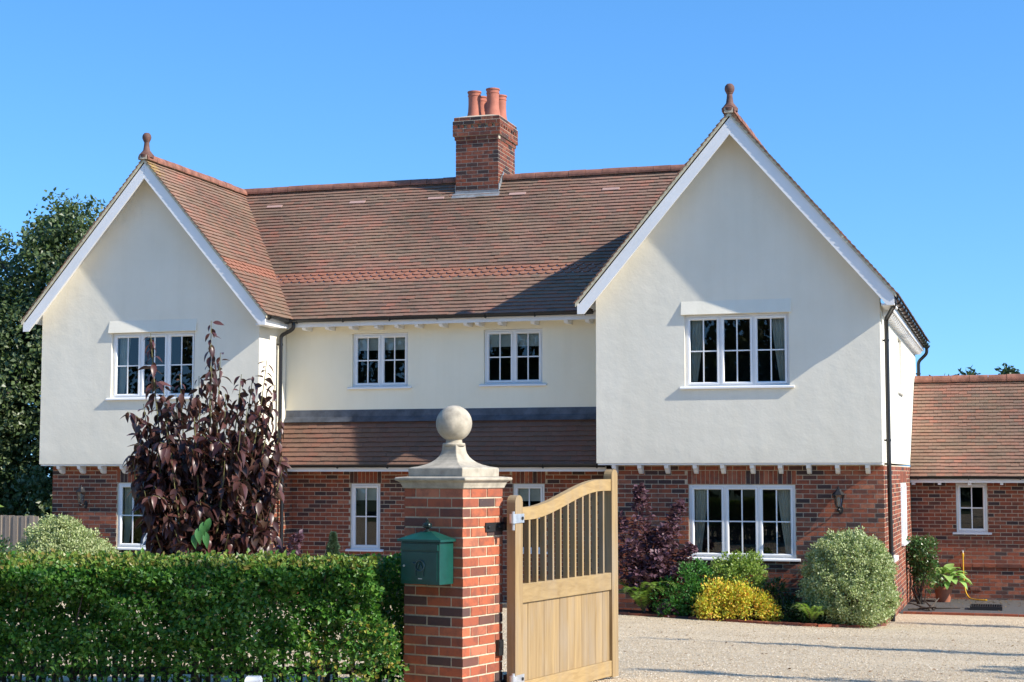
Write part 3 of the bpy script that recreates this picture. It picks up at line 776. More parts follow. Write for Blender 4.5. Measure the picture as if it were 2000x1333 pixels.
# eaves: fascias, rafter feet, gutters, downpipes
def gutter(A, B, outw, brackets=.9):
    A, B = Vector(A), Vector(B); t = (B - A).normalized(); o = Vector(outw); up = Vector((0, 0, 1)); r = .056; seg = 8; vs = []
    for p in (A, B):
        for k in range(seg + 1): th = math.pi + math.pi * k / seg; vs.append(p + o * (math.cos(th) * r) + up * math.sin(th) * r)
        for k in range(seg, -1, -1): th = math.pi + math.pi * k / seg; vs.append(p + o * (math.cos(th) * (r - .006)) + up * math.sin(th) * (r - .006))
    m = 2 * (seg + 1); fs = [(k, (k + 1) % m, m + (k + 1) % m, m + k) for k in range(m)]
    for s_ in (0, m): fs += [(s_ + k, s_ + k + 1, s_ + m - 2 - k, s_ + m - 1 - k) for k in range(seg)]
    mb = MB(); mb.add(vs, fs); gt = mb.build('gutter', M['black'], house)
    Ln = (B - A).length; n = max(1, int(Ln / brackets))
    for i in range(n + 1):
        p = A + t * (Ln * (i + .15) / (n + .3)); mb = MB(); q = []
        for k in range(9): th = math.pi + math.pi * k / 8; q.append(p + o * (math.cos(th) * (r + .008)) + up * (math.sin(th) * (r + .008)))
        mb.tube(q, .012, 5); mb.build('gutter_bracket', M['black'], gt)
    for p in (A, B):          # stop ends
        mb = MB(); q = [p + o * (math.cos(math.pi + math.pi * k / 8) * r) + up * (math.sin(math.pi + math.pi * k / 8) * r) for k in range(9)]
        mb.add([x + t * .004 for x in q] + [x - t * .004 for x in q], [tuple(range(9)), tuple(range(17, 8, -1))] + [(i, 9 + i, 9 + (i + 1) % 9, (i + 1) % 9) for i in range(9)])
        mb.build('stop_end', M['black'], gt)
    return gt
mb = MB(); mb.box(LGX1 + .1, RGX0 - .003, YE + .03, YE + .055, 5.11, 5.235); mb.build('fascia', M['board'], house)
mb = MB(); mb.box(LGX1 + .004, RGX0 - .004, YE + .055, YM - .002, 5.20, 5.23); mb.build('eave_soffit', M['board'], house)
gutter((LC + LH - .02, YE - .03, 5.245), (RC - RH - .01, YE - .03, 5.245), (0, -1, 0))
for x in (-12.26, -11.81, -11.35, -10.86, -10.47, -10.09, -9.63, -9.17, -8.95, -8.54, -7.94, -7.34, -6.96):
    mb = MB(); F = frame((x, 0, 0), (0, 1, 0), (1, 0, 0)); mb.prism([(YE + .057, 5.20), (YM - .003, 5.20), (YM - .003, 5.06), (YE + .09, 5.06), (YE + .057, 5.09)], F, -.035, .035); mb.build('rafter_foot', M['board'], house)
# left gable's right eave
xe = LC + LH
mb = MB(); mb.box(xe - .10, xe - .075, 25.886, YE + .05, 5.09, 5.21); mb.build('fascia', M['board'], house)
mb = MB(); mb.box(LGX1 + .004, xe - .102, 26.62, YE + .05, 5.10, 5.13); mb.build('eave_soffit', M['board'], house)
gutter((xe - .01, 25.87, 5.235), (xe - .01, YE - .06, 5.225), (1, 0, 0))
# right wing's eave
xe = RC + RH
mb = MB(); mb.box(xe - .10, xe - .075, 25.886, 35.9, 5.08, 5.22); mb.build('fascia', M['board'], house)
mb = MB(); mb.box(RGX1 + .003, xe - .102, 26.62, 35.9, 5.16, 5.19); mb.build('eave_soffit', M['board'], house)
for i in range(28):
    y = 26.75 + i * .33; mb = MB(); F = frame((0, y, 0), (1, 0, 0), (0, 1, 0)); mb.prism([(RGX1 + .002, 5.155), (xe - .104, 5.155), (xe - .104, 5.05), (xe - .14, 5.0), (RGX1 + .002, 5.0)], F, -.04, .04); mb.build('rafter_foot', M['board'], house)
gutter((xe - .01, 25.87, 5.235), (xe - .01, 35.9, 5.20), (1, 0, 0), .6)
# pent eave
mb = MB(); mb.box(-12.595, RGX0 - .003, PY0 + .03, PY0 + .055, 2.505, 2.61); mb.build('fascia', M['board'], house)
mb = MB(); mb.box(-12.59, RGX0 + .19, PY0 + .055, YM - .01, 2.52, 2.545); mb.build('eave_soffit', M['board'], house)
gutter((-12.58, PY0 - .03, 2.63), (RGX0 - .005, PY0 - .03, 2.63), (0, -1, 0))
# jetty brackets
for xs, n in (([-6.32, -5.89, -5.44, -4.97, -4.52, -4.04, -3.59, -3.14, -2.69, -2.22], 0), ([-16.8, -16.37, -15.94, -15.49, -15.05, -14.6, -14.15, -13.7, -13.25, -12.85], 0)):
    for x in xs:
        F = frame((x, 0, 0), (0, 1, 0), (1, 0, 0)); mb = MB()
        mb.prism([(YG + .035, JET - .033), (YL - .004, JET - .033), (YL - .004, JET - .165), (YL - .05, JET - .175), (YL - .10, JET - .155), (YL - .15, JET - .105), (YG + .05, JET - .085)], F, -.033, .033)
        mb.build('jetty_bracket', M['board'], house)
def downpipe(pts, clips):
    mb = MB(); pts = [Vector(p) for p in pts]; fine = [pts[0]]
    for i in range(1, len(pts) - 1):
        a = (pts[i - 1] - pts[i]).normalized(); b = (pts[i + 1] - pts[i]).normalized(); r = .06
        for k in range(5): t = k / 4; fine.append((pts[i] + a * r) * (1 - t) ** 2 + pts[i] * 2 * t * (1 - t) + (pts[i] + b * r) * t * t)
    fine.append(pts[-1]); mb.tube(fine, .036, 12); o = mb.build('downpipe', M['black'], house, True)
    for (x, y, z, dx, dy) in clips:
        mb = MB(); mb.lathe([(.043, -.018), (.043, .018)], (x, y, z), 12); mb.box(min(x, x + dx) - .01, max(x, x + dx) + .01, min(y, y + dy) - .01, max(y, y + dy) + .01, z - .014, z + .014); mb.build('pipe_clip', M['black'], o)
downpipe([(-12.42, YE - .03, 5.20), (-12.42, YE - .03, 5.08), (-12.67, YE - .03, 4.96), (-12.67, YE - .03, 2.92)], [(-12.67, YE - .03, 4.8, -.08, 0), (-12.67, YE - .03, 3.2, -.08, 0)])
downpipe([(-12.52, 26.72, 2.6), (-12.52, 26.72, 0.1)], [(-12.52, 26.72, 1.6, -.08, 0)])
downpipe([(xe - .01, 25.97, 5.2), (xe - .01, 25.97, 5.09), (-1.915, 26.62, 4.93), (-1.915, 26.68, 4.75), (-1.915, 26.68, 2.7), (-1.915, 26.9, .12)], [(-1.915, 26.68, 4.6, -.06, 0), (-1.915, 26.68, 3.0, -.06, 0), (-1.915, 26.8, 1.2, -.06, 0)])
downpipe([(xe - .01, 35.85, 5.16), (xe - .01, 35.85, 5.03), (-1.92, 35.88, 4.86), (-1.92, 35.88, 3.6)], [(-1.92, 35.88, 4.6, -.06, 0)])
mb = MB(); mb.box(RGX1 + .002, RGX1 + .07, 27.5, 28.4, 1.02, 1.1); mb.build('meter_cover', M['board'], house)

# chimney
CH = dict(x0=-10.25, x1=-9.385, y0=29.6, y1=30.7)
def ring_walls(x0, x1, y0, y1): return [(frame((x0, y0, 0), (1, 0, 0), (0, 1, 0)), x1 - x0), (frame((x1, y0, 0), (0, 1, 0), (-1, 0, 0)), y1 - y0), (frame((x1, y1, 0), (-1, 0, 0), (0, -1, 0)), x1 - x0), (frame((x0, y1, 0), (0, -1, 0), (1, 0, 0)), y1 - y0)]
mb = MB(); e = .005; mb.box(CH['x0'] + e, CH['x1'] - e, CH['y0'] + e, CH['y1'] - e, 7.0, 9.0)
for k, off in enumerate((.02, .05, .05, .0, .05, .03)):
    mb.box(CH['x0'] + e - off, CH['x1'] - e + off, CH['y0'] + e - off, CH['y1'] - e + off, 8.925 + k * .075 + .001, 8.925 + (k + 1) * .075 + .004)
mb.add([(CH['x0'] - .02, CH['y0'] - .02, 9.378), (CH['x1'] + .02, CH['y0'] - .02, 9.378), (CH['x1'] + .02, CH['y1'] + .02, 9.378), (CH['x0'] - .02, CH['y1'] + .02, 9.378),
        (CH['x0'] + .2, CH['y0'] + .2, 9.45), (CH['x1'] - .2, CH['y0'] + .2, 9.45), (CH['x1'] - .2, CH['y1'] - .2, 9.45), (CH['x0'] + .2, CH['y1'] - .2, 9.45)], [(0, 1, 5, 4), (1, 2, 6, 5), (2, 3, 7, 6), (3, 0, 4, 7), (4, 5, 6, 7)])
chim = mb.build('chimney', M['mortar'], house)
for i, (F, L) in enumerate(ring_walls(**{k: CH[k] for k in ('x0', 'x1', 'y0', 'y1')})):
    bs = lay(L, 7.2, 8.925, (), 0 if i % 2 else None, None if i % 2 else 1, 0)
    bs = [b for b in bs]
    if i == 1: bs = lay(L, 7.2, 8.925, (), 0, 0, 0)
    if i == 3: bs = lay(L, 7.2, 8.925, (), 0, 0, 0)
    if i in (0, 2): bs = lay(L, 7.2, 8.925, (), 1, 1, 0)
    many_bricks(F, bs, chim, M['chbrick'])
for k, off in enumerate((.02, .05, .05, .0, .05, .03)):
    z = 8.925 + k * .075; c2 = {'x0': CH['x0'] - off, 'x1': CH['x1'] + off, 'y0': CH['y0'] - off, 'y1': CH['y1'] + off}
    for i, (F, L) in enumerate(ring_walls(**c2)):
        if k == 3:      # dentil course: headers with gaps
            F, L = ring_walls(CH['x0'] - .05, CH['x1'] + .05, CH['y0'] - .05, CH['y1'] + .05)[i]
            m = int(L / .15); st = (L - .1) / m
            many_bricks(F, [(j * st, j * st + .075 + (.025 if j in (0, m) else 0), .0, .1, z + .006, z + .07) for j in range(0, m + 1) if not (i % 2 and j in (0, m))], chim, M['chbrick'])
        else:
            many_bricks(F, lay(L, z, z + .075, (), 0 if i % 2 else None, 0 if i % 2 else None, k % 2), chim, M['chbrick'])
for (x, y, dz) in ((-9.98, 29.93, 0), (-9.6, 29.93, .03), (-10.0, 30.4, 0), (-9.6, 30.4, .0)):
    mb = MB(); mb.lathe([(.15, -.02), (.145, .05), (.125, .16), (.118, .3), (.12, .44), (.122, .452), (.13, .455), (.13, .47), (.122, .473), (.125, .52), (.138, .525), (.138, .55), (.115, .55), (.105, .5), (.1, .2)], (x, y, 9.40 + dz), 24, cap=False)
    mb.build('chimney_pot', M['pot'], chim, True)
def sl(x, y, up): return (x, y - up * math.sin(ang), zmain(y) + up * math.cos(ang))
mb = MB(); mb.hexa([sl(-10.3, 29.49, .018), sl(-9.34, 29.49, .018), sl(-9.34, 29.6, .018), sl(-10.3, 29.6, .018), sl(-10.3, 29.49, .034), sl(-9.34, 29.49, .034), sl(-9.34, 29.6, .034), sl(-10.3, 29.6, .034)])
mb.box(-10.26, -9.375, 29.588, 29.597, 7.86, 7.93); mb.build('lead_flashing', M['flash'], chim)
for xs_ in (-9.376, -10.26):
    mb = MB(); xx = xs_
    for k in range(6):
        y = 29.6 + k * .055; mb.box(xx - .004, xx + .006, y, y + .056, zmain(y) + .0, zmain(y) + .20)
    mb.build('lead_flashing', M['flash'], chim)
# vent tiles near the ridge
for x in (-14.06, -12.27, -10.62, -8.97, -7.13):
    y = 29.49; mb = MB(); mb.hexa([sl(x - .165, y, .02), sl(x + .165, y, .02), sl(x + .165, y + .07, .02), sl(x - .165, y + .07, .02), sl(x - .165, y, .045), sl(x + .165, y, .045), sl(x + .165, y + .07, .03), sl(x - .165, y + .07, .03)])
    mb.build('roof_vent', simple('vent_clay', (.42, .27, .22), .7), house)

# ------------------------------------------------------------------ garage wing
gar = thing('outbuilding', (0, 34.5, 0), 'low single storey brick wing with tiled roof behind the right gable', 'outbuilding')
x0 = RGX1 + .003; F = frame((x0, 33.4, 0), (1, 0, 0), (0, 1, 0)); WG = (-1.12 - x0, -.53 - x0, 1.31, 2.28)
brick_wall(F, 5.0, -.03, 2.37, [WG], [], None, None, 0, [WG], pick=lambda b: b[0] < 2.3, budget=300, parent=gar)
window(frame((x0, 33.4, 0), (1, 0, 0), (0, 1, 0)), WG, 1, gar, .03)
mb = MB(); mb.box(x0, x0 + 5.2, 36.9, 37.2, 0, 2.3); mb.box(x0 + 4.95, x0 + 5.2, 33.66, 36.9, 0, 2.3); mb.build('wall', M['mortar'], gar)
_h = house; house = gar
GZ0, GY0, GYR, GZR = 2.43, 33.1, 35.2, 4.38; gm = (GZR - GZ0) / (GYR - GY0); ga_ = math.atan(gm)
d = deck([(x0, GY0, GZ0), (x0 + 5.2, GY0, GZ0), (x0 + 5.2, GYR, GZR), (x0, GYR, GZR)])
tiles(d, (x0 + .004, GY0 - .04, GZ0 - .04 * gm), (1, 0, 0), (0, math.cos(ga_), math.sin(ga_)), 5.2, (GYR - GY0 + .04) / math.cos(ga_), pick=300, pickf=lambda p: p.x < .3)
deck([(x0 + 5.2, GYR + .003, GZR), (x0, GYR + .003, GZR), (x0, 37.4, GZR - gm * 2.2), (x0 + 5.2, 37.4, GZR - gm * 2.2)], mat=M['tile'])
ridge_run((x0 + .01, GYR, GZR + .05), (x0 + 5.2, GYR, GZR + .05), .36, .115, gar)
mb = MB(); mb.box(x0, x0 + 5.1, GY0 + .02, GY0 + .045, 2.29, 2.40); mb.build('fascia', M['board'], gar)
mb = MB(); mb.box(x0, x0 + 5.1, GY0 + .045, 33.39, 2.36, 2.385); mb.build('eave_soffit', M['board'], gar)
gutter((x0 + .01, GY0 - .035, 2.42), (x0 + 5.1, GY0 - .035, 2.42), (0, -1, 0))
for x in (-1.92, -1.42, -.85, -.25, .3, .9, 1.5):
    mb = MB(); mb.box(x - .03, x + .03, GY0 + .047, 33.385, 2.25, 2.358); mb.build('rafter_foot', M['board'], gar)
mb = MB(); mb.box(-.89, -.68, 33.385, 33.397, .185, .25)
for k in range(6): mb.box(-.88 + k * .033, -.862 + k * .033, 33.378, 33.386, .19, .245)
mb.build('air_brick', M['ridge'], gar)
mb = MB()
for zz, yo in ((.60, .028), (.675, .028)):
    pass
for i in range(22):
    mb2 = MB(); mb2.box(x0 + .01 + i * .2275, x0 + .225 + i * .2275, 33.365, 33.42, .645, .71); mb2.build('plinth_brick', M['brick'], gar)
house = _h

# ------------------------------------------------------------------ gate pillar
PA = R(15.6); rdir = Vector((math.sin(PA), math.cos(PA), 0)); ldir = Vector((-math.cos(PA), math.sin(PA), 0))
PC = Vector((-4.01, 11.77, 0)); PW = .5525; PCEN = PC + (rdir + ldir) * (PW / 2); PT = 2.36
pillar = thing('gate_pillar', (PCEN.x, PCEN.y, .6), 'square red brick gate pillar with a stone ball on its cap', 'pillar')
PF = lambda a, d, z: PCEN + (-ldir) * a + rdir * d + Vector((0, 0, z))      # a to the right along front, d back
mb = MB(); h_ = PW / 2 - .006; mb.box(-h_, h_, -h_, h_, .55, PT, PF); core = mb.build('mortar_core', M['pmortar'], pillar)
corners = [(PC + ldir * PW, -ldir, rdir), (PC, rdir, ldir), (PC + rdir * PW, ldir, -rdir), (PC + (rdir + ldir) * PW, -rdir, -ldir)]
for k in range(24):
    z = PT - (k + 1) * .075 + .005
    for (o_, u_, n_) in corners:
        F = frame(o_, u_, n_)
        st = 0 if k % 2 else .1125
        for j in range(2):
            a = st + j * .225; q = random.uniform(-.0012, .0015)
            one_brick(F, (a + random.uniform(-.0005, .0015), a + .2125 + random.uniform(-.0015, .001), q, q + .1025, z + random.uniform(-.001, .001), z + .062 + random.uniform(-.001, .001)), pillar, UNIT_P)
sq = math.sqrt(2)
def square_lathe(prof, name, smooth=False):
    m2 = MB(); vs = []; fs = []
    for r, z in prof:
        for (sx, sy) in ((-1, -1), (1, -1), (1, 1), (-1, 1)): vs.append(PF(sx * r, sy * r, z))
    for j in range(len(prof) - 1):
        for i in range(4): fs.append((j * 4 + i, j * 4 + (i + 1) % 4, j * 4 + 4 + (i + 1) % 4, j * 4 + 4 + i))
    fs += [(3, 2, 1, 0), tuple((len(prof) - 1) * 4 + i for i in range(4))]
    m2.add(vs, fs); o = m2.build(name, M['stone'], pillar)
    bv = o.modifiers.new('bevel', 'BEVEL'); bv.width = .004; bv.segments = 1
    return o
square_lathe([(.286, 2.355), (.292, 2.375), (.297, 2.386), (.303, 2.40), (.318, 2.412), (.328, 2.416), (.333, 2.42), (.333, 2.436), (.327, 2.441), (.262, 2.447)], 'cap_moulding')
prof = [(.255, 2.444), (.257, 2.51), (.25, 2.516)]
for i in range(9):
    t = i / 8; prof.append((.245 - .178 * (1 - (1 - t) ** 2.1), 2.518 + .165 * t ** 1.5))
square_lathe(prof + [(.064, 2.70)], 'pedestal')
mb = MB(); mb.lathe([(.06, 0), (.086, .004), (.09, .014), (.086, .024), (.066, .028), (.062, .05), (.068, .062)], (PCEN.x, PCEN.y, 2.683), 28); mb.build('neck', M['stone'], pillar, True)
mb = MB(); mb.lathe([(max(.0005, .142 * math.sin(math.pi * i / 18)), -.142 * math.cos(math.pi * i / 18)) for i in range(19)], (PCEN.x, PCEN.y, 2.862), 36); mb.build('ball', M['stone'], pillar, True)
# hinge brackets and a small sensor box on the right face
FR_ = frame(PC, rdir, ldir)
for z in (2.055, .83):
    mb = MB(); mb.box(.30, .552, -.012, -.001, z - .035, z + .035, FR_); mb.box(.50, .56, -.05, -.012, z - .02, z + .02, FR_); mb.box(.545, .60, -.05, -.01, z - .03, z + .075, FR_)
    for uu in (.33, .47): mb.lathe([(.012, 0), (.012, .012), (.006, .018)], (0, 0, 0), 8, F=lambda x, y, zz, uu=uu, z=z: FR_(uu + x, -.012 - zz, z + y))
    mb.build('hinge_bracket', M['iron'], pillar)
mb = MB(); mb.box(.455, .52, -.03, -.001, 1.06, 1.18, FR_); mb.box(.462, .512, -.036, -.03, 1.12, 1.17, FR_); mb.build('sensor_box', M['iron'], pillar)

# ------------------------------------------------------------------ gate
GA = R(11); GD = Vector((math.sin(GA), math.cos(GA), 0)); GN = Vector((-math.cos(GA), math.sin(GA), 0)); G0 = Vector((-3.735, 12.23, 0)); GL = 1.93
gate = thing('gate', (G0.x, G0.y, .7), 'open oak driveway gate with curved top rail hung on the pillar', 'gate')
GF = frame(G0, GD, GN)                       # u along gate, depth away from the sunny face
def gbox(name, u0, u1, d0, d1, z0, z1, mat=None):
    mb = MB(); mb.box(u0, u1, d0, d1, z0, z1, GF); o = mb.build(name, mat or M['oak'], gate)
    bv = o.modifiers.new('bevel', 'BEVEL'); bv.width = .004; bv.segments = 1
    return o
ZB = .70
def stile(u0, u1, zt, d0, d1):
    n = 10; um = (u0 + u1) / 2; w = (u1 - u0) / 2
    poly = [(u0, ZB), (u1, ZB)] + [(um + w * math.cos(math.pi * i / n), zt - .055 + .055 * math.sin(math.pi * i / n)) for i in range(n + 1)]
    mb = MB(); mb.prism(poly, GF, d0, d1); mb.build('stile', M['oak'], gate)
stile(0, .125, 2.30, 0, .075); stile(GL - .125, GL, 2.505, 0, .075)
A, B = .1255, GL - .1255
def ogee(t):
    q = min(1, max(0, (t - .06) / .84)); return 2.155 + .215 * q * q * (3 - 2 * q)
n = 24; up_ = [(A + (B - A) * i / n, ogee(i / n) + .05) for i in range(n + 1)]; lo_ = [(A + (B - A) * i / n, ogee(i / n) - .05) for i in range(n + 1)]
mb = MB(); mb.prism(lo_ + up_[::-1], GF, .008, .062); mb.build('top_rail', M['oak_rail'], gate)
gbox('rail', A, B, .006, .066, 1.455, 1.605, M['oak_rail']); gbox('rail', A, B, .006, .066, ZB + .01, .845, M['oak_rail'])
for i in range(11):
    u = A + (B - A) * (i + 1) / 12 + random.uniform(-.004, .004); zt = ogee((u - A) / (B - A)) - .045
    mb = MB(); tw = random.uniform(-.003, .003)
    mb.hexa([GF(u - .014, .014, 1.603), GF(u + .014, .014, 1.603), GF(u + .014, .058, 1.603), GF(u - .014, .058, 1.603), GF(u - .014 + tw, .014, zt), GF(u + .014 + tw, .014, zt), GF(u + .014 + tw, .058, zt), GF(u - .014 + tw, .058, zt)])
    mb.build('picket', M['oak'], gate)
nb = 12
for i in range(nb):
    w = (B - A) / nb; q = random.uniform(0, .003); o = gbox('board', A + i * w + .0015, A + (i + 1) * w - .0015, .026 + q, .046 + q, .843, 1.457)
for z in (2.12, .875):
    mb = MB(); mb.box(-.004, .135, -.008, -.001, z - .035, z + .035, GF); mb.box(-.03, .0, -.03, .03, z - .035, z + .035, GF)
    mb.lathe([(.03, -.036), (.03, .036)], (0, 0, 0), 12, F=lambda x, y, zz, z=z: GF(-.045 + x, -.005 + y, z + zz)); mb.lathe([(.012, -.09), (.012, .055)], (0, 0, 0), 8, F=lambda x, y, zz, z=z: GF(-.045 + x, -.005 + y, z + zz))
    hg = mb.build('strap_hinge', M['zinc'], gate)
    mb = MB(); mb.lathe([(.013, 0), (.013, .008)], (0, 0, 0), 8, F=lambda x, y, zz, z=z: GF(.10 + x, -.009 - zz, z + y)); mb.build('bolt', M['iron'], hg)

# ------------------------------------------------------------------ letter box on the pillar's front face
FF = frame(PC, ldir, rdir)                    # u to the left from the front corner, depth inward
box = thing('letter_box', FF(.27, -.1, 1.62), 'dark green metal letter box with pitched lid on the brick pillar', 'letter box')
u0, u1, dd = .085, .445, .185
mb = MB(); mb.box(u0, u1, -dd, -.002, 1.635, 1.955, FF); b_ = mb.build('case', M['green'], box); bv = b_.modifiers.new('bevel', 'BEVEL'); bv.width = .004; bv.segments = 2
mb = MB(); o_ = .022; c = ((u0 + u1) / 2, -dd / 2)
pl = [(u0 - o_, -dd - o_), (u1 + o_, -dd - o_), (u1 + o_, .0 - .002), (u0 - o_, -.002)]
mb.add([FF(a, b, 1.956) for a, b in pl] + [FF(a, b, 1.972) for a, b in pl] + [FF(c[0] - .05, c[1] - .02, 2.03), FF(c[0] + .05, c[1] - .02, 2.03), FF(c[0] + .05, c[1] + .03, 2.03), FF(c[0] - .05, c[1] + .03, 2.03)],
       [(3, 2, 1, 0)] + [(i, (i + 1) % 4, 4 + (i + 1) % 4, 4 + i) for i in range(4)] + [(4 + i, 4 + (i + 1) % 4, 8 + (i + 1) % 4, 8 + i) for i in range(4)] + [(8, 9, 10, 11)]); mb.build('lid', M['green'], box)
mb = MB(); mb.lathe([(.03, 0), (.03, .008), (.012, .014), (.012, .024), (.032, .034), (.036, .048), (.028, .066), (.012, .074), (.014, .084), (.0005, .094)], tuple(FF(c[0], c[1], 2.028)), 14)
for k in range(6):
    a = k * math.pi / 3; q = FF(c[0], c[1], 2.066); mb.tube([(q.x + .03 * math.cos(a), q.y + .03 * math.sin(a), q.z), (q.x + .037 * math.cos(a), q.y + .037 * math.sin(a), q.z + .016), (q.x + .012 * math.cos(a), q.y + .012 * math.sin(a), q.z + .03)], .006, 5)
mb.build('crown_knob', M['dark_metal'], box, True)
mb = MB(); mb.box(u0 + .02, u1 - .012, -dd - .006, -dd - .0005, 1.66, 1.878, FF); dr = mb.build('door', M['green'], box)
mb = MB(); mb.box(u0 + .01, u1 - .01, -dd - .014, -dd - .0005, 1.892, 1.94, FF); mb.build('flap', M['green'], box)
uc, zc = (u0 + u1) / 2 - .005, 1.775; yq = -dd - .01
mb = MB(); mb.tube([FF(uc + .04 * math.cos(t * math.pi / 12), yq, zc + .04 * math.sin(t * math.pi / 12)) for t in range(25)], .0055, 6, cap=False)
mb.tube([FF(uc - .022, yq - .002, zc - .02), FF(uc, yq - .002, zc + .026), FF(uc + .022, yq - .002, zc - .02)], .005, 6)
mb.tube([FF(uc + .036, yq, zc - .02), FF(uc + .042, yq, zc - .045), FF(uc + .036, yq, zc - .075)], .004, 5); mb.tube([FF(uc - .036, yq, zc - .02), FF(uc - .03, yq, zc - .05), FF(uc - .034, yq, zc - .08)], .004, 5)
mb.tube([FF(uc + .035, yq, zc + .01), FF(uc + .062, yq, zc + .02)], [.004, .009], 6)
mb.build('horn_emblem', simple('emblem_metal', (.05, .09, .09), .35, metal=.5), dr)
mb = MB(); mb.lathe([(.009, 0), (.009, .006)], (0, 0, 0), 12, F=lambda x, y, zz: FF(u1 - .035 + x, -dd - .006 - zz, 1.772 + y)); mb.build('lock', M['zinc'], dr)
mb = MB(); mb.box(uc - .018, uc + .018, -dd - .008, -dd - .006, 1.675, 1.681, FF); mb.build('name_strip', M['zinc'], dr)

# ------------------------------------------------------------------ foliage helpers
def unit(v): return v / np.maximum(1e-9, np.linalg.norm(v, axis=-1, keepdims=True))
def rdirs(n): return unit(rng.normal(size=(n, 3)))
def leaves(name, C, axis, nrm, L, W, mat, parent, fold=.18, shape='quad'):
    N = len(C); axis = unit(axis); side = unit(np.cross(axis, nrm)); nrm = np.cross(side, axis)
    L = np.broadcast_to(L, (N,))[:, None]; W = np.broadcast_to(W, (N,))[:, None]
    if shape == 'quad':
        V = np.stack([C, C + axis * L * .5 + side * W / 2 + nrm * fold * W, C + axis * L, C + axis * L * .5 - side * W / 2 + nrm * fold * W], 1)
        return npobj(name, V, 4, mat, parent, [(0, 1, 2, 3)])
    V = np.stack([C, C + axis * L * .3 + side * W * .42 + nrm * fold * W, C + axis * L * .62 + side * W * .45 + nrm * fold * W * .8, C + axis * L - nrm * .12 * L,
                  C + axis * L * .62 - side * W * .45 + nrm * fold * W * .8, C + axis * L * .3 - side * W * .42 + nrm * fold * W, C + axis * L * .45], 1)
    return npobj(name, V, 7, mat, parent, [(0, 1, 6, 5), (1, 2, 3, 6), (6, 3, 4, 5)])
def clump_cloud(blobs, nclump, per, cr, shell=.6, flat=.8):
    """blobs: (cx,cy,cz,rx,ry,rz); clumps near the skins of the blobs, leaves around each clump"""
    B = np.array(blobs, float); vol = (B[:, 3] * B[:, 4] * B[:, 5]) ** (2 / 3); p = vol / vol.sum()
    bi = rng.choice(len(B), nclump, p=p); d = rdirs(nclump); r = shell + (1 - shell) * rng.random(nclump) ** .6
    r *= 1 + .05 * rng.normal(size=nclump)
    cc = B[bi, :3] + d * B[bi, 3:] * r[:, None]
    n = rng.poisson(per, nclump); idx = np.repeat(np.arange(nclump), n); N = len(idx)
    sz = cr * rng.uniform(.6, 1.35, nclump)
    off = rdirs(N) * (rng.random(N) ** .45)[:, None] * sz[idx][:, None]; off[:, 2] *= flat
    return cc[idx] + off, unit(off + d[idx] * sz[idx][:, None] * .6), cc
def tree(name, label, cat, base_, blobs, nclump, per, cr, L, W, mat, trunk_r=.2, group=None, limbs=14, shell=.55):
    t = thing(name, base_, label, cat, group); C, out, cc = clump_cloud(blobs, nclump, per, cr, shell)
    N = len(C); ax = unit(out * .5 + rdirs(N) + np.array([0, 0, -.25])); nr = unit(out + rdirs(N) * .9 + np.array([0, 0, .6]))
    leaves('crown', C, ax, nr, L * rng.uniform(.7, 1.25, N), W * rng.uniform(.7, 1.25, N), mat, t)
    B = np.array(blobs); top = B[np.argmax(B[:, 2])][:3]; b = Vector(base_); mb = MB()
    pts = [b + (Vector(top) - b) * f + Vector((random.uniform(-.1, .1), random.uniform(-.1, .1), 0)) * (trunk_r * 3) for f in (0, .25, .5, .75, 1)]; pts[0] = b
    mb.tube(pts, [trunk_r * x for x in (1.25, .95, .7, .42, .12)], 9)
    for c in cc[rng.choice(len(cc), min(limbs, len(cc)), replace=False)]:
        f = random.uniform(.25, .75); s_ = b + (Vector(top) - b) * f; m_ = s_.lerp(Vector(c), .5) + Vector((0, 0, .12 * (Vector(c) - s_).length))
        mb.tube([s_, m_, Vector(c)], [trunk_r * .38, trunk_r * .22, trunk_r * .06], 6)
    mb.build('trunk', M['bark'], t, True)
    return t

# ------------------------------------------------------------------ trees in view
tree('tree', 'tall dense dark green tree left of the house above the fence', 'tree', (-22.5, 36.5, 0),
     [(-22.3, 36.3, 7.2, 2.2, 2.0, 2.1), (-24.9, 36.8, 6.4, 2.3, 2.2, 2.4), (-21.2, 36.6, 5.2, 2.2, 2.2, 2.6), (-23.6, 35.8, 4.6, 2.6, 2.2, 2.8), (-26.8, 36.6, 5.4, 2.4, 2.2, 2.6), (-23.4, 36.3, 8.45, .75, .7, .95), (-20.4, 36.6, 7.0, 1.5, 1.5, 1.8), (-22.6, 35.5, 2.6, 2.5, 1.5, 1.8), (-25.5, 35.5, 2.8, 2.5, 1.5, 1.9)],
     1700, 70, .42, .135, .095, M['l_tree'], .3, limbs=26, shell=.38)
tree('tree', 'small treetop showing over the outbuilding ridge, nearer the house', 'tree', (-2.0, 62, 0), [(-1.9, 62, 4.6, 1.15, 1.2, 1.6), (-2.9, 62, 4.2, .7, .7, 1.5)], 60, 34, .4, .2, .13, M['l_far'], .16, 'treetops over the outbuilding')
tree('tree', 'small treetop showing over the outbuilding ridge at the photo edge', 'tree', (-.2, 62.5, 0), [(-.1, 62.5, 4.9, 1.2, 1.2, 1.5), (1.2, 62.5, 4.6, 1.2, 1.2, 1.6), (-.75, 62.4, 5.1, .5, .5, 1.0)], 80, 34, .4, .2, .13, M['l_far'], .16, 'treetops over the outbuilding')

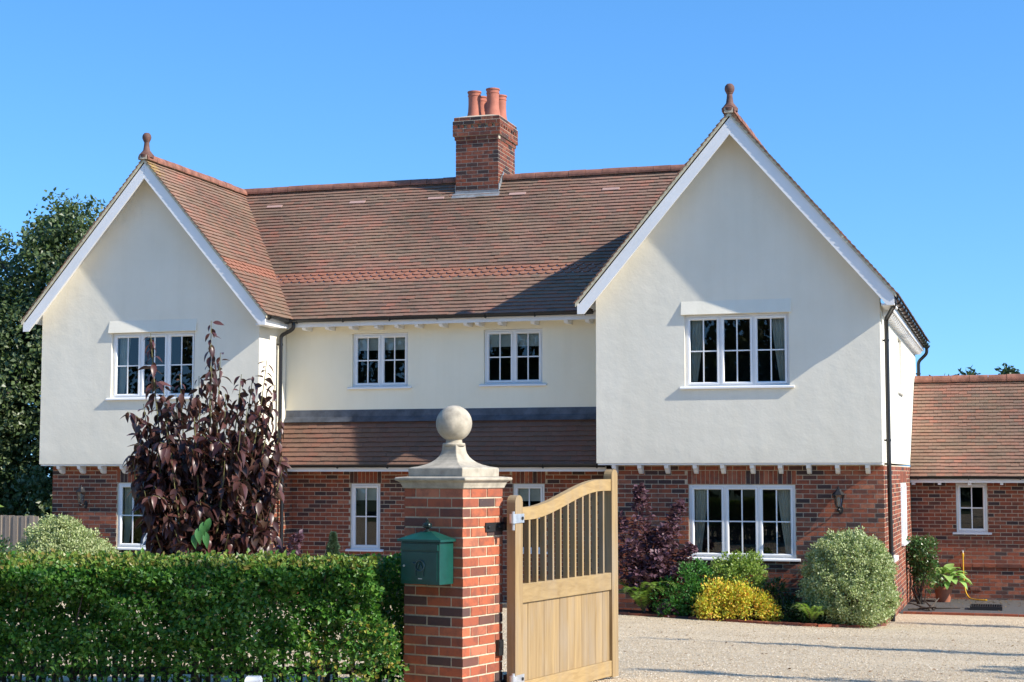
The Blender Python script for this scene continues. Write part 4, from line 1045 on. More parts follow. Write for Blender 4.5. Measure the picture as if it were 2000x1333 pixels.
# ------------------------------------------------------------------ trees outside the frame: they cast the drive's shadows and fill the window reflections
proto = tree('tree', 'leafy tree behind the viewer across the road, second from the left', 'tree', (-26, -15, .7),
     [(-26, -15, 8, 3.2, 3, 3.6), (-28, -15, 5.4, 2.8, 2.6, 2.8), (-24, -15.5, 5.2, 2.8, 2.6, 2.9), (-26, -14, 3.4, 3.2, 2.4, 2.4)], 260, 34, .75, .36, .26, M['l_far'], .28, 'trees behind the viewer')
def copy_thing(o, loc, rz, label=None, scale=1):
    c = o.copy(); COL.objects.link(c); c.location = loc; c.rotation_euler = (0, 0, rz); c.scale = (scale,) * 3
    if label: c['label'] = label
    for ch in o.children:
        k = ch.copy(); COL.objects.link(k); k.parent = c; k.matrix_parent_inverse = ch.matrix_parent_inverse.copy()
    return c
for i, (x, y, rz, s_) in enumerate(((-20, -16, 1.2, 1.05), (-14.5, -14.5, 2.6, .98), (-9, -16.5, 4.0, 1.12), (-3.2, -15, 5.1, 1.0), (2.6, -16, .6, 1.08), (8.5, -14.5, 3.2, 1.0), (-32, -14, 2.0, 1.1), (15, -15, 2.2, 1.1))):
    copy_thing(proto, (x, y, .7), rz, 'leafy tree behind the viewer across the road, %s from the left' % ('third', 'fourth', 'fifth', 'sixth', 'seventh', 'eighth', 'first', 'ninth')[i], s_)
def slender(x, y, h, r, label, nc=70):
    bl = [(x, y, h * f, r * q, r * q, h * .16) for f, q in ((.38, .9), (.52, 1.0), (.66, .85), (.8, .6), (.91, .35))]
    tree('tree', label, 'tree', (x, y, g(x, y)), bl, nc, 16, .16, .10, .06, M['l_far'], .07, 'slender trees along the drive', 10, .3)
slender(3.6, 18.95, 6.1, .34, 'slender tree right of the drive, middle of the row')
slender(4.0, 13.75, 6.4, .38, 'slender tree right of the drive, nearest the gate')
slender(4.2, 25.7, 4.9, .34, 'slender tree right of the drive, nearest the house')
tree('tree', 'rounded tree right of the drive between the slender trees', 'tree', (5.6, 16.4, .5), [(6.0, 15.6, 4.0, 1.1, 1.0, .8), (5.9, 16.5, 3.6, .8, .6, .6), (6.2, 14.7, 3.6, 1.2, .8, .8)], 110, 28, .3, .12, .08, M['l_far'], .12)
tree('tree', 'tall roadside tree near the gate that shades the hedge', 'tree', (7.6, 8.3, .78), [(7.2, 8.72, 10.25, .7, .26, .34), (7.1, 8.35, 10.6, .8, .34, .38), (7.0, 7.85, 11.15, .9, .45, .42), (7.2, 7.3, 11.7, 1.0, .5, .45)], 50, 20, .2, .13, .085, M['l_far'], .16, limbs=20, shell=.2)

# ------------------------------------------------------------------ hedge and paling fence beside the pillar
HU = Vector((math.cos(R(17.1)), math.sin(R(17.1)), 0)); HN = Vector((-math.sin(R(17.1)), math.cos(R(17.1)), 0))
def HP(lat, dep, z): return np.stack([lat * HU.x + dep * HN.x, lat * HU.y + dep * HN.y, z], -1)
hedge = thing('hedge', (-6.4, 11.6, .8), 'clipped green garden hedge left of the brick pillar', 'hedge')
def hedge_pts(n):
    lat = rng.uniform(-4.6, -.78, n); f = rng.random(n)
    q = rng.random(n)
    # front skin, top skin, interior
    dep = np.where(q < .5, 12.36 + np.abs(rng.normal(0, .09, n)), rng.uniform(12.36, 13.2, n))
    z = np.where((q >= .5) & (q < .78), 1.80 - np.abs(rng.normal(0, .05, n)), 1.82 - (f ** 1.15) * 1.0)
    return lat, dep, z
lat, dep, z = hedge_pts(62000)
def vnoise(x, y, seed):
    r_ = np.random.default_rng(seed).random((64, 64)); xi, yi = np.floor(x).astype(int), np.floor(y).astype(int); fx, fy = x - xi, y - yi; fx = fx * fx * (3 - 2 * fx); fy = fy * fy * (3 - 2 * fy)
    q = lambda a_, b_: r_[a_ % 64, b_ % 64]
    return (q(xi, yi) * (1 - fx) + q(xi + 1, yi) * fx) * (1 - fy) + (q(xi, yi + 1) * (1 - fx) + q(xi + 1, yi + 1) * fx) * fy
rel_ = .6 * vnoise(lat * 3.4 + 40, z * 4.2, 1) + .4 * vnoise(lat * 8.5 + 80, z * 9.5, 2)          # bulges and hollows of the clipped face
dep = dep + (rel_ - .45) * .42 * np.clip((1.86 - z) / .15, 0, 1); z = z + (vnoise(lat * 5 + 50, dep * 5, 3) - .5) * .07 + (vnoise(lat * 17 + 90, dep * 15, 4) - .5) * .05 - .10 * np.clip((12.5 - dep) / .15, 0, 1) * (z > 1.74)
# the right end: cut back at the top, bulging forward and right near the ground
lim = np.interp(z, [.8, 1.15, 1.4, 1.8], [-.80, -.84, -.98, -1.05]) + .03 * np.sin(z * 21) + .02 * np.sin(dep * 17)
k = lat < lim
th = np.clip((z - .88) / .36, .06, 1) ** .85               # thinner towards the foot
nz = np.sin(lat * 9.3 + 1.3 * z) * np.sin(z * 8.1 + lat * 2.2) + .6 * np.sin(lat * 23 + z * 14)
k &= (rng.random(len(z)) < th) & ((nz > -1.25) | (rng.random(len(z)) < .35))
lat, dep, z = lat[k], dep[k], z[k]; N = len(z); C = HP(lat, dep, z)
outw = np.tile(np.array([-HN.x * .8, -HN.y * .8, .45]), (N, 1)); ax = unit(rdirs(N) + outw * .35); nr = unit(outw + rdirs(N) * .9)
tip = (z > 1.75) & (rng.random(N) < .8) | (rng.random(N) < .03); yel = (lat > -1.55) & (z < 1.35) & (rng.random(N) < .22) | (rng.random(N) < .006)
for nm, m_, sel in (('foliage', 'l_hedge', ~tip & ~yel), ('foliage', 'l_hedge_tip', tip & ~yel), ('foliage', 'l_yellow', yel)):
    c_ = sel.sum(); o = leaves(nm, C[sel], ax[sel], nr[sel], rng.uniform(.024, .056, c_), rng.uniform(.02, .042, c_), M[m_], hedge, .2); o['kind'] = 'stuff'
mb = MB()
for i in range(60):
    a = random.uniform(-4.5, -1.0); d_ = random.uniform(12.5, 13.2); p0 = HP(np.array(a), np.array(d_), np.array(.76)); p1 = p0 + np.array([random.uniform(-.18, .18), random.uniform(-.15, .15), random.uniform(.45, .9)]); p2 = p1 + np.array([random.uniform(-.15, .15), random.uniform(-.1, .1), .25])
    if p2[2] > 1.78: p2[2] = 1.78
    mb.tube([p0, p1, p2], [.011, .008, .003], 5)
mb.build('twigs', M['bark'], hedge, True)
# a darker return of the hedge behind the pillar
h2 = thing('hedge', (-4.9, 12.7, .8), 'shaded dark hedge stub in the gap behind the letter box', 'hedge')
n = 9000; lat2 = rng.uniform(-1.2, -.52, n); dep2 = rng.uniform(13.0, 13.75, n); z2 = .8 + rng.random(n) ** .8 * 1.0
C2 = HP(lat2, dep2, z2 + .03 * np.sin(lat2 * 13)); leaves('foliage', C2, rdirs(n), rdirs(n), rng.uniform(.025, .05, n), rng.uniform(.02, .036, n), M['l_hedge'], h2)
pal = thing('paling_fence', (-6.6, 12.2, .78), 'dark wooden paling fence standing inside the hedge foot', 'fence')
for i in range(34):
    a = -4.55 + i * .108 + random.uniform(-.03, .03); q = HP(np.array(a), np.array(13.42), np.array(0.)); F = frame((q[0], q[1], 0), HU, HN)
    mb = MB(); mb.box(-.022, .022, 0, .02, .74, 1.15 + random.uniform(-.05, .05), F); mb.build('paling', M['dark_wood'], pal)
for zz in (.84, 1.04):
    q = HP(np.array(-4.7), np.array(13.445), np.array(0.)); F = frame((q[0], q[1], 0), HU, HN); mb = MB(); mb.box(0, 3.85, 0, .03, zz, zz + .06, F); mb.build('rail', M['dark_wood'], pal)
q = HP(np.array(-1.80), np.array(11.5), np.array(0.)); F = frame((q[0], q[1], 0), HU, HN); mb = MB()
mb.box(-.055, .055, -.05, .05, .6, 1.04, F); mb.add([F(-.055, -.05, 1.04), F(.055, -.05, 1.04), F(.055, .05, 1.04), F(-.055, .05, 1.04), F(-.045, -.04, 1.062), F(.045, -.04, 1.062), F(.045, .04, 1.062), F(-.045, .04, 1.062)], [(0, 1, 5, 4), (1, 2, 6, 5), (2, 3, 7, 6), (3, 0, 4, 7), (4, 5, 6, 7)])
tag(mb.build('marker_post', M['board']), 'short white marker post in front of the hedge', 'post')

# ------------------------------------------------------------------ shrubs against the house
def bush(name, label, cat, base_, blobs, nclump, per, cr, L, W, mat, shell=.82, core=.78, group=None, shape='quad', up=.3, stems=0):
    t = thing(name, base_, label, cat, group); C, out, cc = clump_cloud(blobs, nclump, per, cr, shell, 1)
    k = C[:, 2] > base_[2] + .01; C, out = C[k], out[k]; N = len(C)
    ax = unit(out * .8 + rdirs(N) * .8 + np.array([0, 0, up])); nr = unit(out + rdirs(N) * .8 + np.array([0, 0, .4]))
    leaves('foliage', C, ax, nr, L * rng.uniform(.65, 1.3, N), W * rng.uniform(.7, 1.25, N), mat, t, shape=shape)['kind'] = 'stuff'
    mb = MB(); b = Vector(base_)
    for c in cc[rng.choice(len(cc), min(len(cc), stems or 26), replace=False)]:
        e_ = b.lerp(Vector(c), .92); m_ = b.lerp(Vector(c), .5) + Vector((random.uniform(-.05, .05), random.uniform(-.05, .05), .05)); mb.tube([b + Vector((random.uniform(-.06, .06), random.uniform(-.06, .06), -.02)), m_, e_], [.014, .009, .004], 5)
    mb.build('stems', M['bark'], t, True)
    return t
zz = g(-2.47, 25.7)
bush('variegated_shrub', 'big rounded silver green variegated shrub below the right wall lantern', 'shrub', (-2.47, 25.75, zz),
     [(-2.47, 25.7, zz + .68, .68, .66, .70), (-2.48, 25.7, zz + .98, .56, .52, .46), (-2.45, 25.65, zz + .45, .70, .68, .42)], 1150, 40, .08, .042, .026, M['l_pit'], .86)
bush('variegated_shrub', 'pale green domed variegated shrub behind the hedge by the fence', 'shrub', (-15.95, 25.15, .3),
     [(-15.95, 25.1, .9, .86, .7, .62), (-16.05, 25.1, 1.25, .55, .5, .45), (-15.6, 25.1, .85, .75, .6, .5), (-15.95, 25.1, 1.5, .2, .2, .2)], 1000, 38, .085, .045, .028, M['l_pit'], .84)
# smoke bush: upright wands of rounded leaves
def smoke(name, label, base_, wands, n_each, group=None):
    t = thing(name, base_, label, 'shrub', group); b = np.array(base_); Cs = []; As = []; mb = MB()
    for (tx, ty, tz, r) in wands:
        tp = np.array([tx, ty, tz]); ln = np.linalg.norm(tp - b); n = int(n_each * ln); f = 1 - rng.random(n) ** 1.3 * .72
        bow = np.array([0, 0, .12 * ln]) * np.sin(f * math.pi)[:, None] * .5
        p = b + (tp - b) * f[:, None] + bow; d = rdirs(n); d[:, 2] *= .45; d = unit(d)
        rr = r * (1.15 - .75 * np.clip((f - .75) / .25, 0, 1)); Cs.append(p + d * (rr * rng.uniform(.2, 1, n))[:, None]); As.append(unit(d + np.array([0, 0, .15]) + rdirs(n) * .3))
        mb.tube([b, b + (tp - b) * .5 + np.array([0, 0, .06 * ln]), tp], [.016, .011, .004], 6)
    C = np.concatenate(Cs); A_ = np.concatenate(As); N = len(C)
    leaves('foliage', C, A_, unit(rdirs(N) * .6 + np.array([0, 0, 1]) + A_ * .5), rng.uniform(.06, .10, N), rng.uniform(.055, .085, N), M['l_smoke'], t, .12, 'leaf')['kind'] = 'stuff'
    mb.build('stems', M['purple_stem'], t, True); return t
zz = g(-5.6, 25.8)
smoke('smoke_bush', 'dark purple leaved shrub with upright wands behind the open gate', (-5.6, 25.85, zz), [(-5.78, 25.75, 2.25, .14), (-5.15, 25.85, 2.0, .12), (-6.1, 25.7, 1.75, .17), (-5.35, 25.7, 1.6, .16), (-4.95, 25.8, 1.3, .15), (-5.85, 25.5, 1.35, .22), (-5.4, 25.5, 1.2, .2), (-6.2, 25.6, 1.25, .2), (-5.1, 25.5, .95, .18), (-5.7, 25.4, .9, .2), (-5.55, 25.9, 1.5, .2)], 250)
smoke('smoke_bush', 'small purple leaved shrub beside the left downpipe', (-11.4, 24.1, .3), [(-10.95, 24.0, 1.5, .12), (-11.25, 24.0, 1.28, .14), (-11.5, 24.1, 1.2, .14), (-11.9, 24.2, 1.15, .13), (-11.1, 23.9, 1.15, .12)], 200)
zz = g(-4.2, 25.4)
bush('golden_shrub', 'low golden orange shrub at the front of the flower bed', 'shrub', (-4.2, 25.42, zz), [(-4.2, 25.35, zz + .22, .58, .34, .26), (-4.48, 25.38, zz + .36, .22, .22, .26), (-3.85, 25.35, zz + .26, .30, .26, .24), (-4.2, 25.4, zz + .46, .2, .2, .2), (-4.05, 25.35, zz + .38, .2, .2, .2), (-4.65, 25.3, zz + .18, .2, .2, .18), (-3.62, 25.3, zz + .16, .18, .18, .16)], 300, 26, .11, .046, .028, M['l_spirea'], .3)
bush('shrub', 'yellow green leafy shrub under the lower right window', 'shrub', (-4.2, 25.9, zz), [(-4.2, 25.85, zz + .58, .44, .3, .38), (-4.42, 25.85, zz + .66, .24, .24, .34), (-4.0, 25.85, zz + .72, .2, .2, .34), (-4.2, 25.8, zz + .8, .16, .16, .2)], 250, 22, .09, .045, .028, M['l_yg'], .6)
bush('shrub', 'bright green glossy shrub between the purple and golden shrubs', 'shrub', (-5.05, 25.65, zz), [(-5.05, 25.6, zz + .42, .36, .3, .42), (-4.8, 25.7, zz + .55, .24, .24, .32), (-5.25, 25.5, zz + .3, .26, .25, .3)], 230, 22, .085, .05, .03, M['l_green'], .6)
bush('shrub', 'dark green low shrub in shade between the golden and variegated shrubs', 'shrub', (-3.4, 25.5, zz - .03), [(-3.4, 25.5, zz + .1, .38, .3, .22), (-3.1, 25.35, zz + .08, .3, .26, .2), (-3.6, 25.75, zz + .3, .3, .25, .3)], 150, 22, .09, .06, .03, M['l_dark'], .5)
def fern(name, label, base_, n, ln, mat, spread=1.0):
    t = thing(name, base_, label, 'fern'); b = np.array(base_); mb = MB(); Cs = []; As = []; Ns = []; Ls = []
    for i in range(n):
        a = 2 * math.pi * i / n + random.uniform(-.3, .3); L_ = ln * random.uniform(.7, 1.1); h = random.uniform(.8, 1.5); pts = []
        for k_ in range(9):
            f = k_ / 8; pts.append(b + np.array([math.cos(a) * L_ * spread * f, math.sin(a) * L_ * spread * f, L_ * h * (1.6 * f - 1.15 * f * f)]))
        mb.tube(pts, [.004 * (1 - .7 * k_ / 8) for k_ in range(9)], 4)
        for f in np.linspace(.12, .98, 22):
            k_ = min(7, int(f * 8)); p = pts[k_] + (pts[k_ + 1] - pts[k_]) * (f * 8 - k_); tg = pts[k_ + 1] - pts[k_]; tg = tg / np.linalg.norm(tg); sd = np.cross(tg, [0, 0, 1]); sd /= max(1e-6, np.linalg.norm(sd))
            for s_ in (-1, 1): Cs.append(p); As.append(sd * s_ + tg * .45); Ns.append(np.cross(sd, tg)); Ls.append(.11 * math.sin(math.pi * (f * .85 + .12)) * ln / .5)
    leaves('fronds', np.array(Cs), np.array(As), np.array(Ns) + rdirs(len(Cs)) * .15, np.array(Ls), np.array(Ls) * .2, M[mat], t, .05)['kind'] = 'stuff'
    mb.build('midribs', M['stem'], t); return t
fern('fern', 'yellow green fern at the bed edge right of the open gate', (-5.7, 25.62, g(-5.75, 25.55) + .06), 20, .70, 'l_fern')
fern('fern', 'small sunlit fern at the foot of the variegated shrub', (-2.98, 25.12, g(-2.95, 25.1) + .05), 14, .46, 'l_fern')
bush('purple_plant', 'small purple leaved plant low at the bed edge beside the fern', 'plant', (-5.25, 25.45, g(-5.25, 25.45) + .02), [(-5.25, 25.42, g(-5.25, 25.4) + .13, .12, .1, .12)], 20, 12, .05, .05, .04, M['l_smoke'], .4, stems=8)
t = thing('conifer', (-8.02, 18.6, .45), 'small pointed blue green conifer showing above the hedge', 'conifer')
n = 5000; f = rng.random(n) ** .7; a = rng.uniform(0, 6.28, n); r = (1 - f) * .34 * (1 + .25 * np.sin(f * 60)) * rng.random(n) ** .3
C = np.stack([-8.02 + r * np.cos(a), 18.6 + r * np.sin(a), .5 + 1.24 * f], -1); ax = unit(np.stack([np.cos(a), np.sin(a), .5 + 0 * a], -1) + rdirs(n) * .4)
leaves('foliage', C, ax, rdirs(n), .045, .016, M['l_conifer'], t)['kind'] = 'stuff'; mb = MB(); mb.tube([(-8.02, 18.6, .4), (-8.02, 18.6, 1.7)], [.03, .004], 7); mb.build('trunk', M['bark'], t)
bush('shrub', 'dark evergreen shrub at the left photo edge before the fence', 'shrub', (-12.1, 17.4, .55), [(-12.2, 17.4, 1.15, .42, .4, .55)], 130, 24, .1, .06, .035, M['l_dark'], .6)
# twig of pale leaves at the left edge, above the hedge
t = thing('sapling', (-7.33, 10.5, .78), 'thin sapling with pale yellow leaves at the left photo edge', 'sapling'); mb = MB(); mb.tube([(-7.33, 10.5, .78), (-7.36, 10.52, 1.6), (-7.3, 10.48, 2.4)], [.012, .009, .003], 6); mb.build('stem', M['stem'], t)
for (zz_, dx, dy) in ((2.30, .12, -.05), (2.21, .14, .03), (2.12, .13, -.02), (2.34, -.1, .05), (2.0, -.12, 0), (1.9, .06, .06)):
    leaves('leaf', np.array([[-7.31, 10.49, zz_]]), np.array([[dx, dy, .03]]), np.array([[0, -.4, 1.]]), .13, .065, M['l_yg'], t, .15, 'leaf')

# ------------------------------------------------------------------ purple cherry in front of the left gable
cb = np.array([-8.1, 15.45, .62]); cherry = thing('cherry_tree', tuple(cb), 'young dark purple leaved cherry tree before the left gable', 'tree')
CR = np.array([math.cos(R(17.1)), math.sin(R(17.1)), 0]); CFW = np.array([-math.sin(R(17.1)), math.cos(R(17.1)), 0])
def cp(lat, z, dep): return np.array([cb[0], cb[1], 0]) + CR * lat + CFW * dep + np.array([0, 0, z])
W_ = [(.02, 4.08, 0, 1.0), (-.63, 3.95, .05, .9), (.62, 3.66, -.05, .9), (.33, 3.52, .1, .8), (-.28, 3.5, -.1, .8), (.1, 3.75, .12, .8), (-.72, 2.95, .0, .8), (.76, 3.0, .1, .8), (-.8, 2.5, .1, .8), (.8, 2.5, -.1, .8),
      (-.45, 3.2, .25, .8), (.45, 3.15, -.25, .8), (-.1, 3.3, -.3, .8), (.15, 3.1, .3, .7), (-.6, 2.3, -.25, .8), (.6, 2.2, -.3, .8), (-.3, 2.6, -.35, .8), (.25, 2.6, -.38, .8), (.7, 1.9, .1, .8), (-.62, 1.8, 0, .8), (-.25, 1.9, -.4, .8), (.3, 1.85, -.4, .8), (.5, 1.5, -.2, .7), (-.4, 1.45, -.2, .7), (0, 2.2, -.35, .8), (.05, 1.5, -.35, .7), (0, 2.9, -.2, .8), (-.5, 2.8, -.15, .8), (.52, 2.75, .15, .8), (.6, 3.3, .1, .8), (-.12, 3.5, .1, .8), (.22, 3.3, -.2, .8), (-.38, 3.0, -.3, .8), (.4, 2.9, -.35, .8), (.78, 2.65, 0, .8), (-.76, 2.6, -.1, .8), (-.68, 3.2, 0, .8), (-.5, 3.42, .1, .8), (.7, 3.4, 0, .8), (.45, 3.5, .1, .8), (-.32, 3.3, -.1, .8), (.75, 3.05, .1, .8), (-.76, 3.0, .1, .8), (.05, 3.6, -.1, .8)]
LC_, LA_, LN_, LL_, young = [], [], [], [], []
mb = MB()
for wi, (la, zt, dp, q) in enumerate(W_):
    tip_ = cp(la, zt, dp); st_ = cp(la * .12, min(zt - .5, .7 + random.random() * 1.0), dp * .1); ln = np.linalg.norm(tip_ - st_)
    mid = st_ + (tip_ - st_) * .5 + (CR * la * .22) + np.array([0, 0, -.05 * ln]); pts = []
    for k_ in range(13):
        f = k_ / 12; pts.append(st_ * (1 - f) ** 2 + mid * 2 * f * (1 - f) + tip_ * f * f)
    mb.tube(pts, [.017 * (1 - .8 * k_ / 12) for k_ in range(13)], 6)
    runs = [(pts, int(ln * 27), .2)]
    for j in range(max(2, int(ln * (2.2 if wi < 6 else 2.6)))):
        f = random.uniform(.15, .75 if wi < 6 else .95); k_ = min(11, int(f * 12)); p = pts[k_]; a = random.uniform(0, 6.28); l2 = random.uniform(.16, .36) * (1.1 - .4 * f)
        e2 = p + np.array([math.cos(a) * l2, math.sin(a) * l2, l2 * random.uniform(.25, .9)]); tw = [p + (e2 - p) * q_ / 12 for q_ in range(13)]
        mb.tube([tw[0], tw[6], tw[12]], [.006, .005, .002], 5); runs.append((tw, int(8 + l2 * 30), .15))
    for pts2, nlv, f0 in runs:
        ph = random.random() * 6
        for i in range(nlv):
            f = f0 + (1 - f0) * (i + random.random()) / nlv; k_ = min(11, int(f * 12)); p = pts2[k_] + (pts2[k_ + 1] - pts2[k_]) * (f * 12 - k_)
            a = ph + i * 2.4 + random.uniform(-.4, .4); dirh = np.array([math.cos(a), math.sin(a), 0]); dr_ = random.choice((random.uniform(-.25, .5), random.uniform(.4, 1.4), random.uniform(.8, 2.4)))
            LC_.append(p + dirh * .015); LA_.append(dirh + np.array([0, 0, -dr_])); LN_.append(dirh * dr_ + np.array([0, 0, 1.0]) + rng.normal(size=3) * .4); LL_.append(random.uniform(.09, .195) * (.8 if f > .9 else 1)); young.append(f > .95 and wi < 6 and nlv > 40)
mb.tube([cp(0, .55, 0), cp(.02, 1.2, 0), cp(0, 1.8, .02)], [.032, .026, .02], 8); mb.build('stems', M['stem'], cherry, True)
LC_, LA_, LN_, LL_ = map(np.array, (LC_, LA_, LN_, LL_)); young = np.array(young)
def leaf_shape(curl, me_name, mat):
    nx = 7; vs = []; fs = []
    for i in range(nx):
        f = i / (nx - 1); w = .23 * math.sin(math.pi * min(1, f * 1.0) ** .8) * (1 - .12 * f) + .002; z = -curl * f * f
        vs += [(f, -w, z + .09 * (w / .23)), (f, 0, z), (f, w, z + .09 * (w / .23))]
    for i in range(nx - 1):
        b_ = i * 3; fs += [(b_, b_ + 1, b_ + 4, b_ + 3), (b_ + 1, b_ + 2, b_ + 5, b_ + 4)]
    me = bpy.data.meshes.new(me_name); me.from_pydata(vs, [], fs); me.update(); me.materials.append(mat); me.polygons.foreach_set('use_smooth', [True] * len(fs)); return me, np.array(vs), fs
LM = [leaf_shape(c_, 'leaf', M['l_cherry']) for c_ in (.15, .35, .6)]; LMY = leaf_shape(.2, 'leaf', M['l_cherry_y'])
ax = unit(LA_); sd = unit(np.cross(LN_, ax)); nr = np.cross(ax, sd); order = np.argsort((LC_ @ CFW))          # nearest first
solo = set(order[:300].tolist()) | set(np.where(young)[0].tolist()); solo = set(sorted(solo, key=lambda i: (not young[i], LC_[i] @ CFW))[:300])
bat = {0: ([], []), 1: ([], []), 2: ([], [])}
for i in range(len(LC_)):
    m3 = np.stack([ax[i], sd[i], nr[i]], 1) * LL_[i]; v_ = i % 3
    if i in solo:
        o = bpy.data.objects.new('leaf', LMY[0] if young[i] else LM[v_][0]); COL.objects.link(o); o.parent = cherry
        o.matrix_parent_inverse = Matrix.Translation(-Vector(cb)); m4 = Matrix(m3.tolist()).to_4x4(); m4.translation = Vector(LC_[i]); o.matrix_basis = m4
    else:
        V_, F_ = bat[0]; k_ = len(V_); V_.extend((LM[v_][1] @ m3.T + LC_[i]).tolist()); F_.extend([tuple(x + k_ for x in q) for q in LM[v_][2]])
o = mkobj('foliage', bat[0][0], bat[0][1], M['l_cherry'], cherry, True); o['kind'] = 'stuff'
for (la, z_, dp, s_) in ((.05, 1.98, -.45, 1), (.12, 2.02, -.45, 1), (.0, 1.92, -.46, 1), (.08, 1.88, -.44, 1), (-.04, 1.86, -.44, .9)):
    p = cp(la, z_, dp); a_ = Vector((random.uniform(-.3, .3), -.3, -1)).normalized(); n_ = Vector((.3, -1, .2)); sd_ = n_.cross(a_).normalized(); n_ = a_.cross(sd_); m4 = Matrix((a_, sd_, n_)).transposed().to_4x4() @ Matrix.Scale(.17 * s_, 4); m4.translation = Vector(p)
    me = LM[1][0].copy(); me.materials.clear(); me.materials.append(M['l_green_big']); o = bpy.data.objects.new('leaf', me); COL.objects.link(o); o.parent = cherry; o.matrix_parent_inverse = Matrix.Translation(-Vector(cb)); o.matrix_basis = m4

# ------------------------------------------------------------------ fence left of the house
fence = thing('board_fence', (-20, 26.0, .2), 'weathered vertical board fence left of the house', 'fence')
x = -23.0; i = 0
while x < -17.1:
    q = .012 * (i % 2); i += 1; mb = MB(); mb.box(x, x + .092, 26 + q, 26.014 + q, .15, 1.70 + random.uniform(-.008, .008)); mb.build('board', M['fence'], fence); x += .085
for zz_ in (.5, 1.4):
    mb = MB(); mb.box(-23, -17.06, 26.03, 26.08, zz_, zz_ + .08); mb.build('rail', M['fence'], fence)

# ------------------------------------------------------------------ wall lanterns
def lantern(x, z, label):
    t = thing('wall_lantern', (x, YL, z), label, 'lantern', 'wall lanterns on the brick front'); y = YL - .14
    mb = MB(); mb.lathe([(.045, -.012), (.05, -.006), (.05, .0)], (0, 0, 0), 14, F=lambda a, b, c_: Vector((x + .02 + a * .8, YL - .002 + c_, z - .20 + b * 1.5))); mb.build('back_plate', M['iron'], t)
    mb = MB(); mb.tube([(x + .02, YL - .01, z - .2), (x + .012, YL - .06, z - .235), (x, y, z - .22), (x, y, z - .165)], .012, 8); mb.lathe([(.0005, -.235), (.02, -.225), (.03, -.205), (.02, -.185), (.012, -.17)], (x, y, z), 10); mb.build('arm', M['iron'], t, True)
    mb = MB(); mb.lathe([(.045, -.168), (.05, -.16), (.05, -.152)], (x, y, z), 6); mb.build('base_ring', M['iron'], t)
    mb = MB(); mb.lathe([(.105, .03), (.108, .036), (.06, .085), (.045, .10), (.04, .115), (.015, .135), (.012, .15), (.018, .16), (.0005, .175)], (x, y, z), 6); mb.build('cap', M['iron'], t)
    for k_ in range(6):
        a = k_ * math.pi / 3; b = a + math.pi / 3
        mb = MB(); mb.tube([(x + .05 * math.cos(a), y + .05 * math.sin(a), z - .155), (x + .09 * math.cos(a), y + .09 * math.sin(a), z + .034)], .0045, 5); mb.build('rib', M['iron'], t)
        mkobj('pane', [(x + .048 * math.cos(a), y + .048 * math.sin(a), z - .153), (x + .048 * math.cos(b), y + .048 * math.sin(b), z - .153), (x + .087 * math.cos(b), y + .087 * math.sin(b), z + .03), (x + .087 * math.cos(a), y + .087 * math.sin(a), z + .03)], [(0, 1, 2, 3)], M['glass'], t)
    mb = MB(); mb.lathe([(.014, -.15), (.014, -.09), (.024, -.06), (.026, -.03), (.015, .0), (.0005, .008)], (x, y, z), 10); mb.build('bulb', M['lamp_glass'], t, True)
lantern(-2.68, 2.10, 'black wall lantern right of the lower right window'); lantern(-16.35, 2.10, 'black wall lantern left of the lower left window')

# ------------------------------------------------------------------ bed edging
def edging(name, label, line):
    t = thing(name, (line[0][0], line[0][1], g(*line[0])), label, 'edging'); pts = [Vector((x, y, 0)) for x, y in line]
    for i in range(len(pts) - 1):
        d_ = pts[i + 1] - pts[i]; n_ = max(1, round(d_.length / .225)); u_ = d_.normalized(); nn = Vector((-u_.y, u_.x, 0))
        for k_ in range(n_):
            p = pts[i] + d_ * (k_ / n_); zg = g(p.x, p.y); F = frame((p.x, p.y, 0), u_, nn); w = d_.length / n_
            one_brick(F, (.004, w - .004, -.05, .05, zg - .02, zg + .05 + random.uniform(-.005, .005)), t)
edging('bed_edging', 'low red brick edging along the front of the flower bed', EDGE)
edging('yard_edging', 'flush red brick edging between the gravel and the dark yard', [(-1.9, 29.15), (.0, 29.1), (2.5, 29.05)])

# ------------------------------------------------------------------ things by the outbuilding
t = thing('climbing_rose', (-1.74, 31.6, .02), 'leafy climbing shrub with bare stems at the corner by the outbuilding', 'shrub')
C, out, cc = clump_cloud([(-1.72, 31.6, .95, .26, .25, .36), (-1.62, 31.6, .62, .25, .22, .3), (-1.83, 31.6, 1.0, .16, .18, .26), (-1.6, 31.55, 1.02, .17, .17, .24)], 190, 14, .09, .55, 1); N = len(C)
leaves('foliage', C, unit(out + rdirs(N)), unit(rdirs(N) + np.array([0, -.3, .8])), rng.uniform(.04, .075, N), rng.uniform(.028, .05, N), M['l_rose'], t, .15)['kind'] = 'stuff'
mb = MB()
for i in range(16):
    a = (-1.74 + random.uniform(-.18, .14), 31.6 + random.uniform(-.15, .15)); mb.tube([(-1.74 + random.uniform(-.06, .06), 31.6, .0), (a[0], a[1], .35), (a[0] + random.uniform(-.1, .1), a[1], random.uniform(.6, 1.1))], [.012, .009, .004], 5)
mb.build('stems', M['bark'], t, True)
zz_ = g(-1.36, 32.45) + .022
t = thing('plant_pot', (-1.36, 32.45, zz_), 'terracotta plant pot by the outbuilding wall', 'pot')
mb = MB(); mb.lathe([(.12, .0), (.125, .01), (.165, .24), (.168, .245), (.185, .247), (.188, .30), (.18, .306), (.165, .302), (.16, .27)], (-1.36, 32.45, zz_), 26, cap=False); mb.build('body', M['terra'], t, True)
mb = MB(); mb.lathe([(.0005, .27), (.162, .269)], (-1.36, 32.45, zz_), 20, cap=False); mb.build('compost', M['soil'], t)
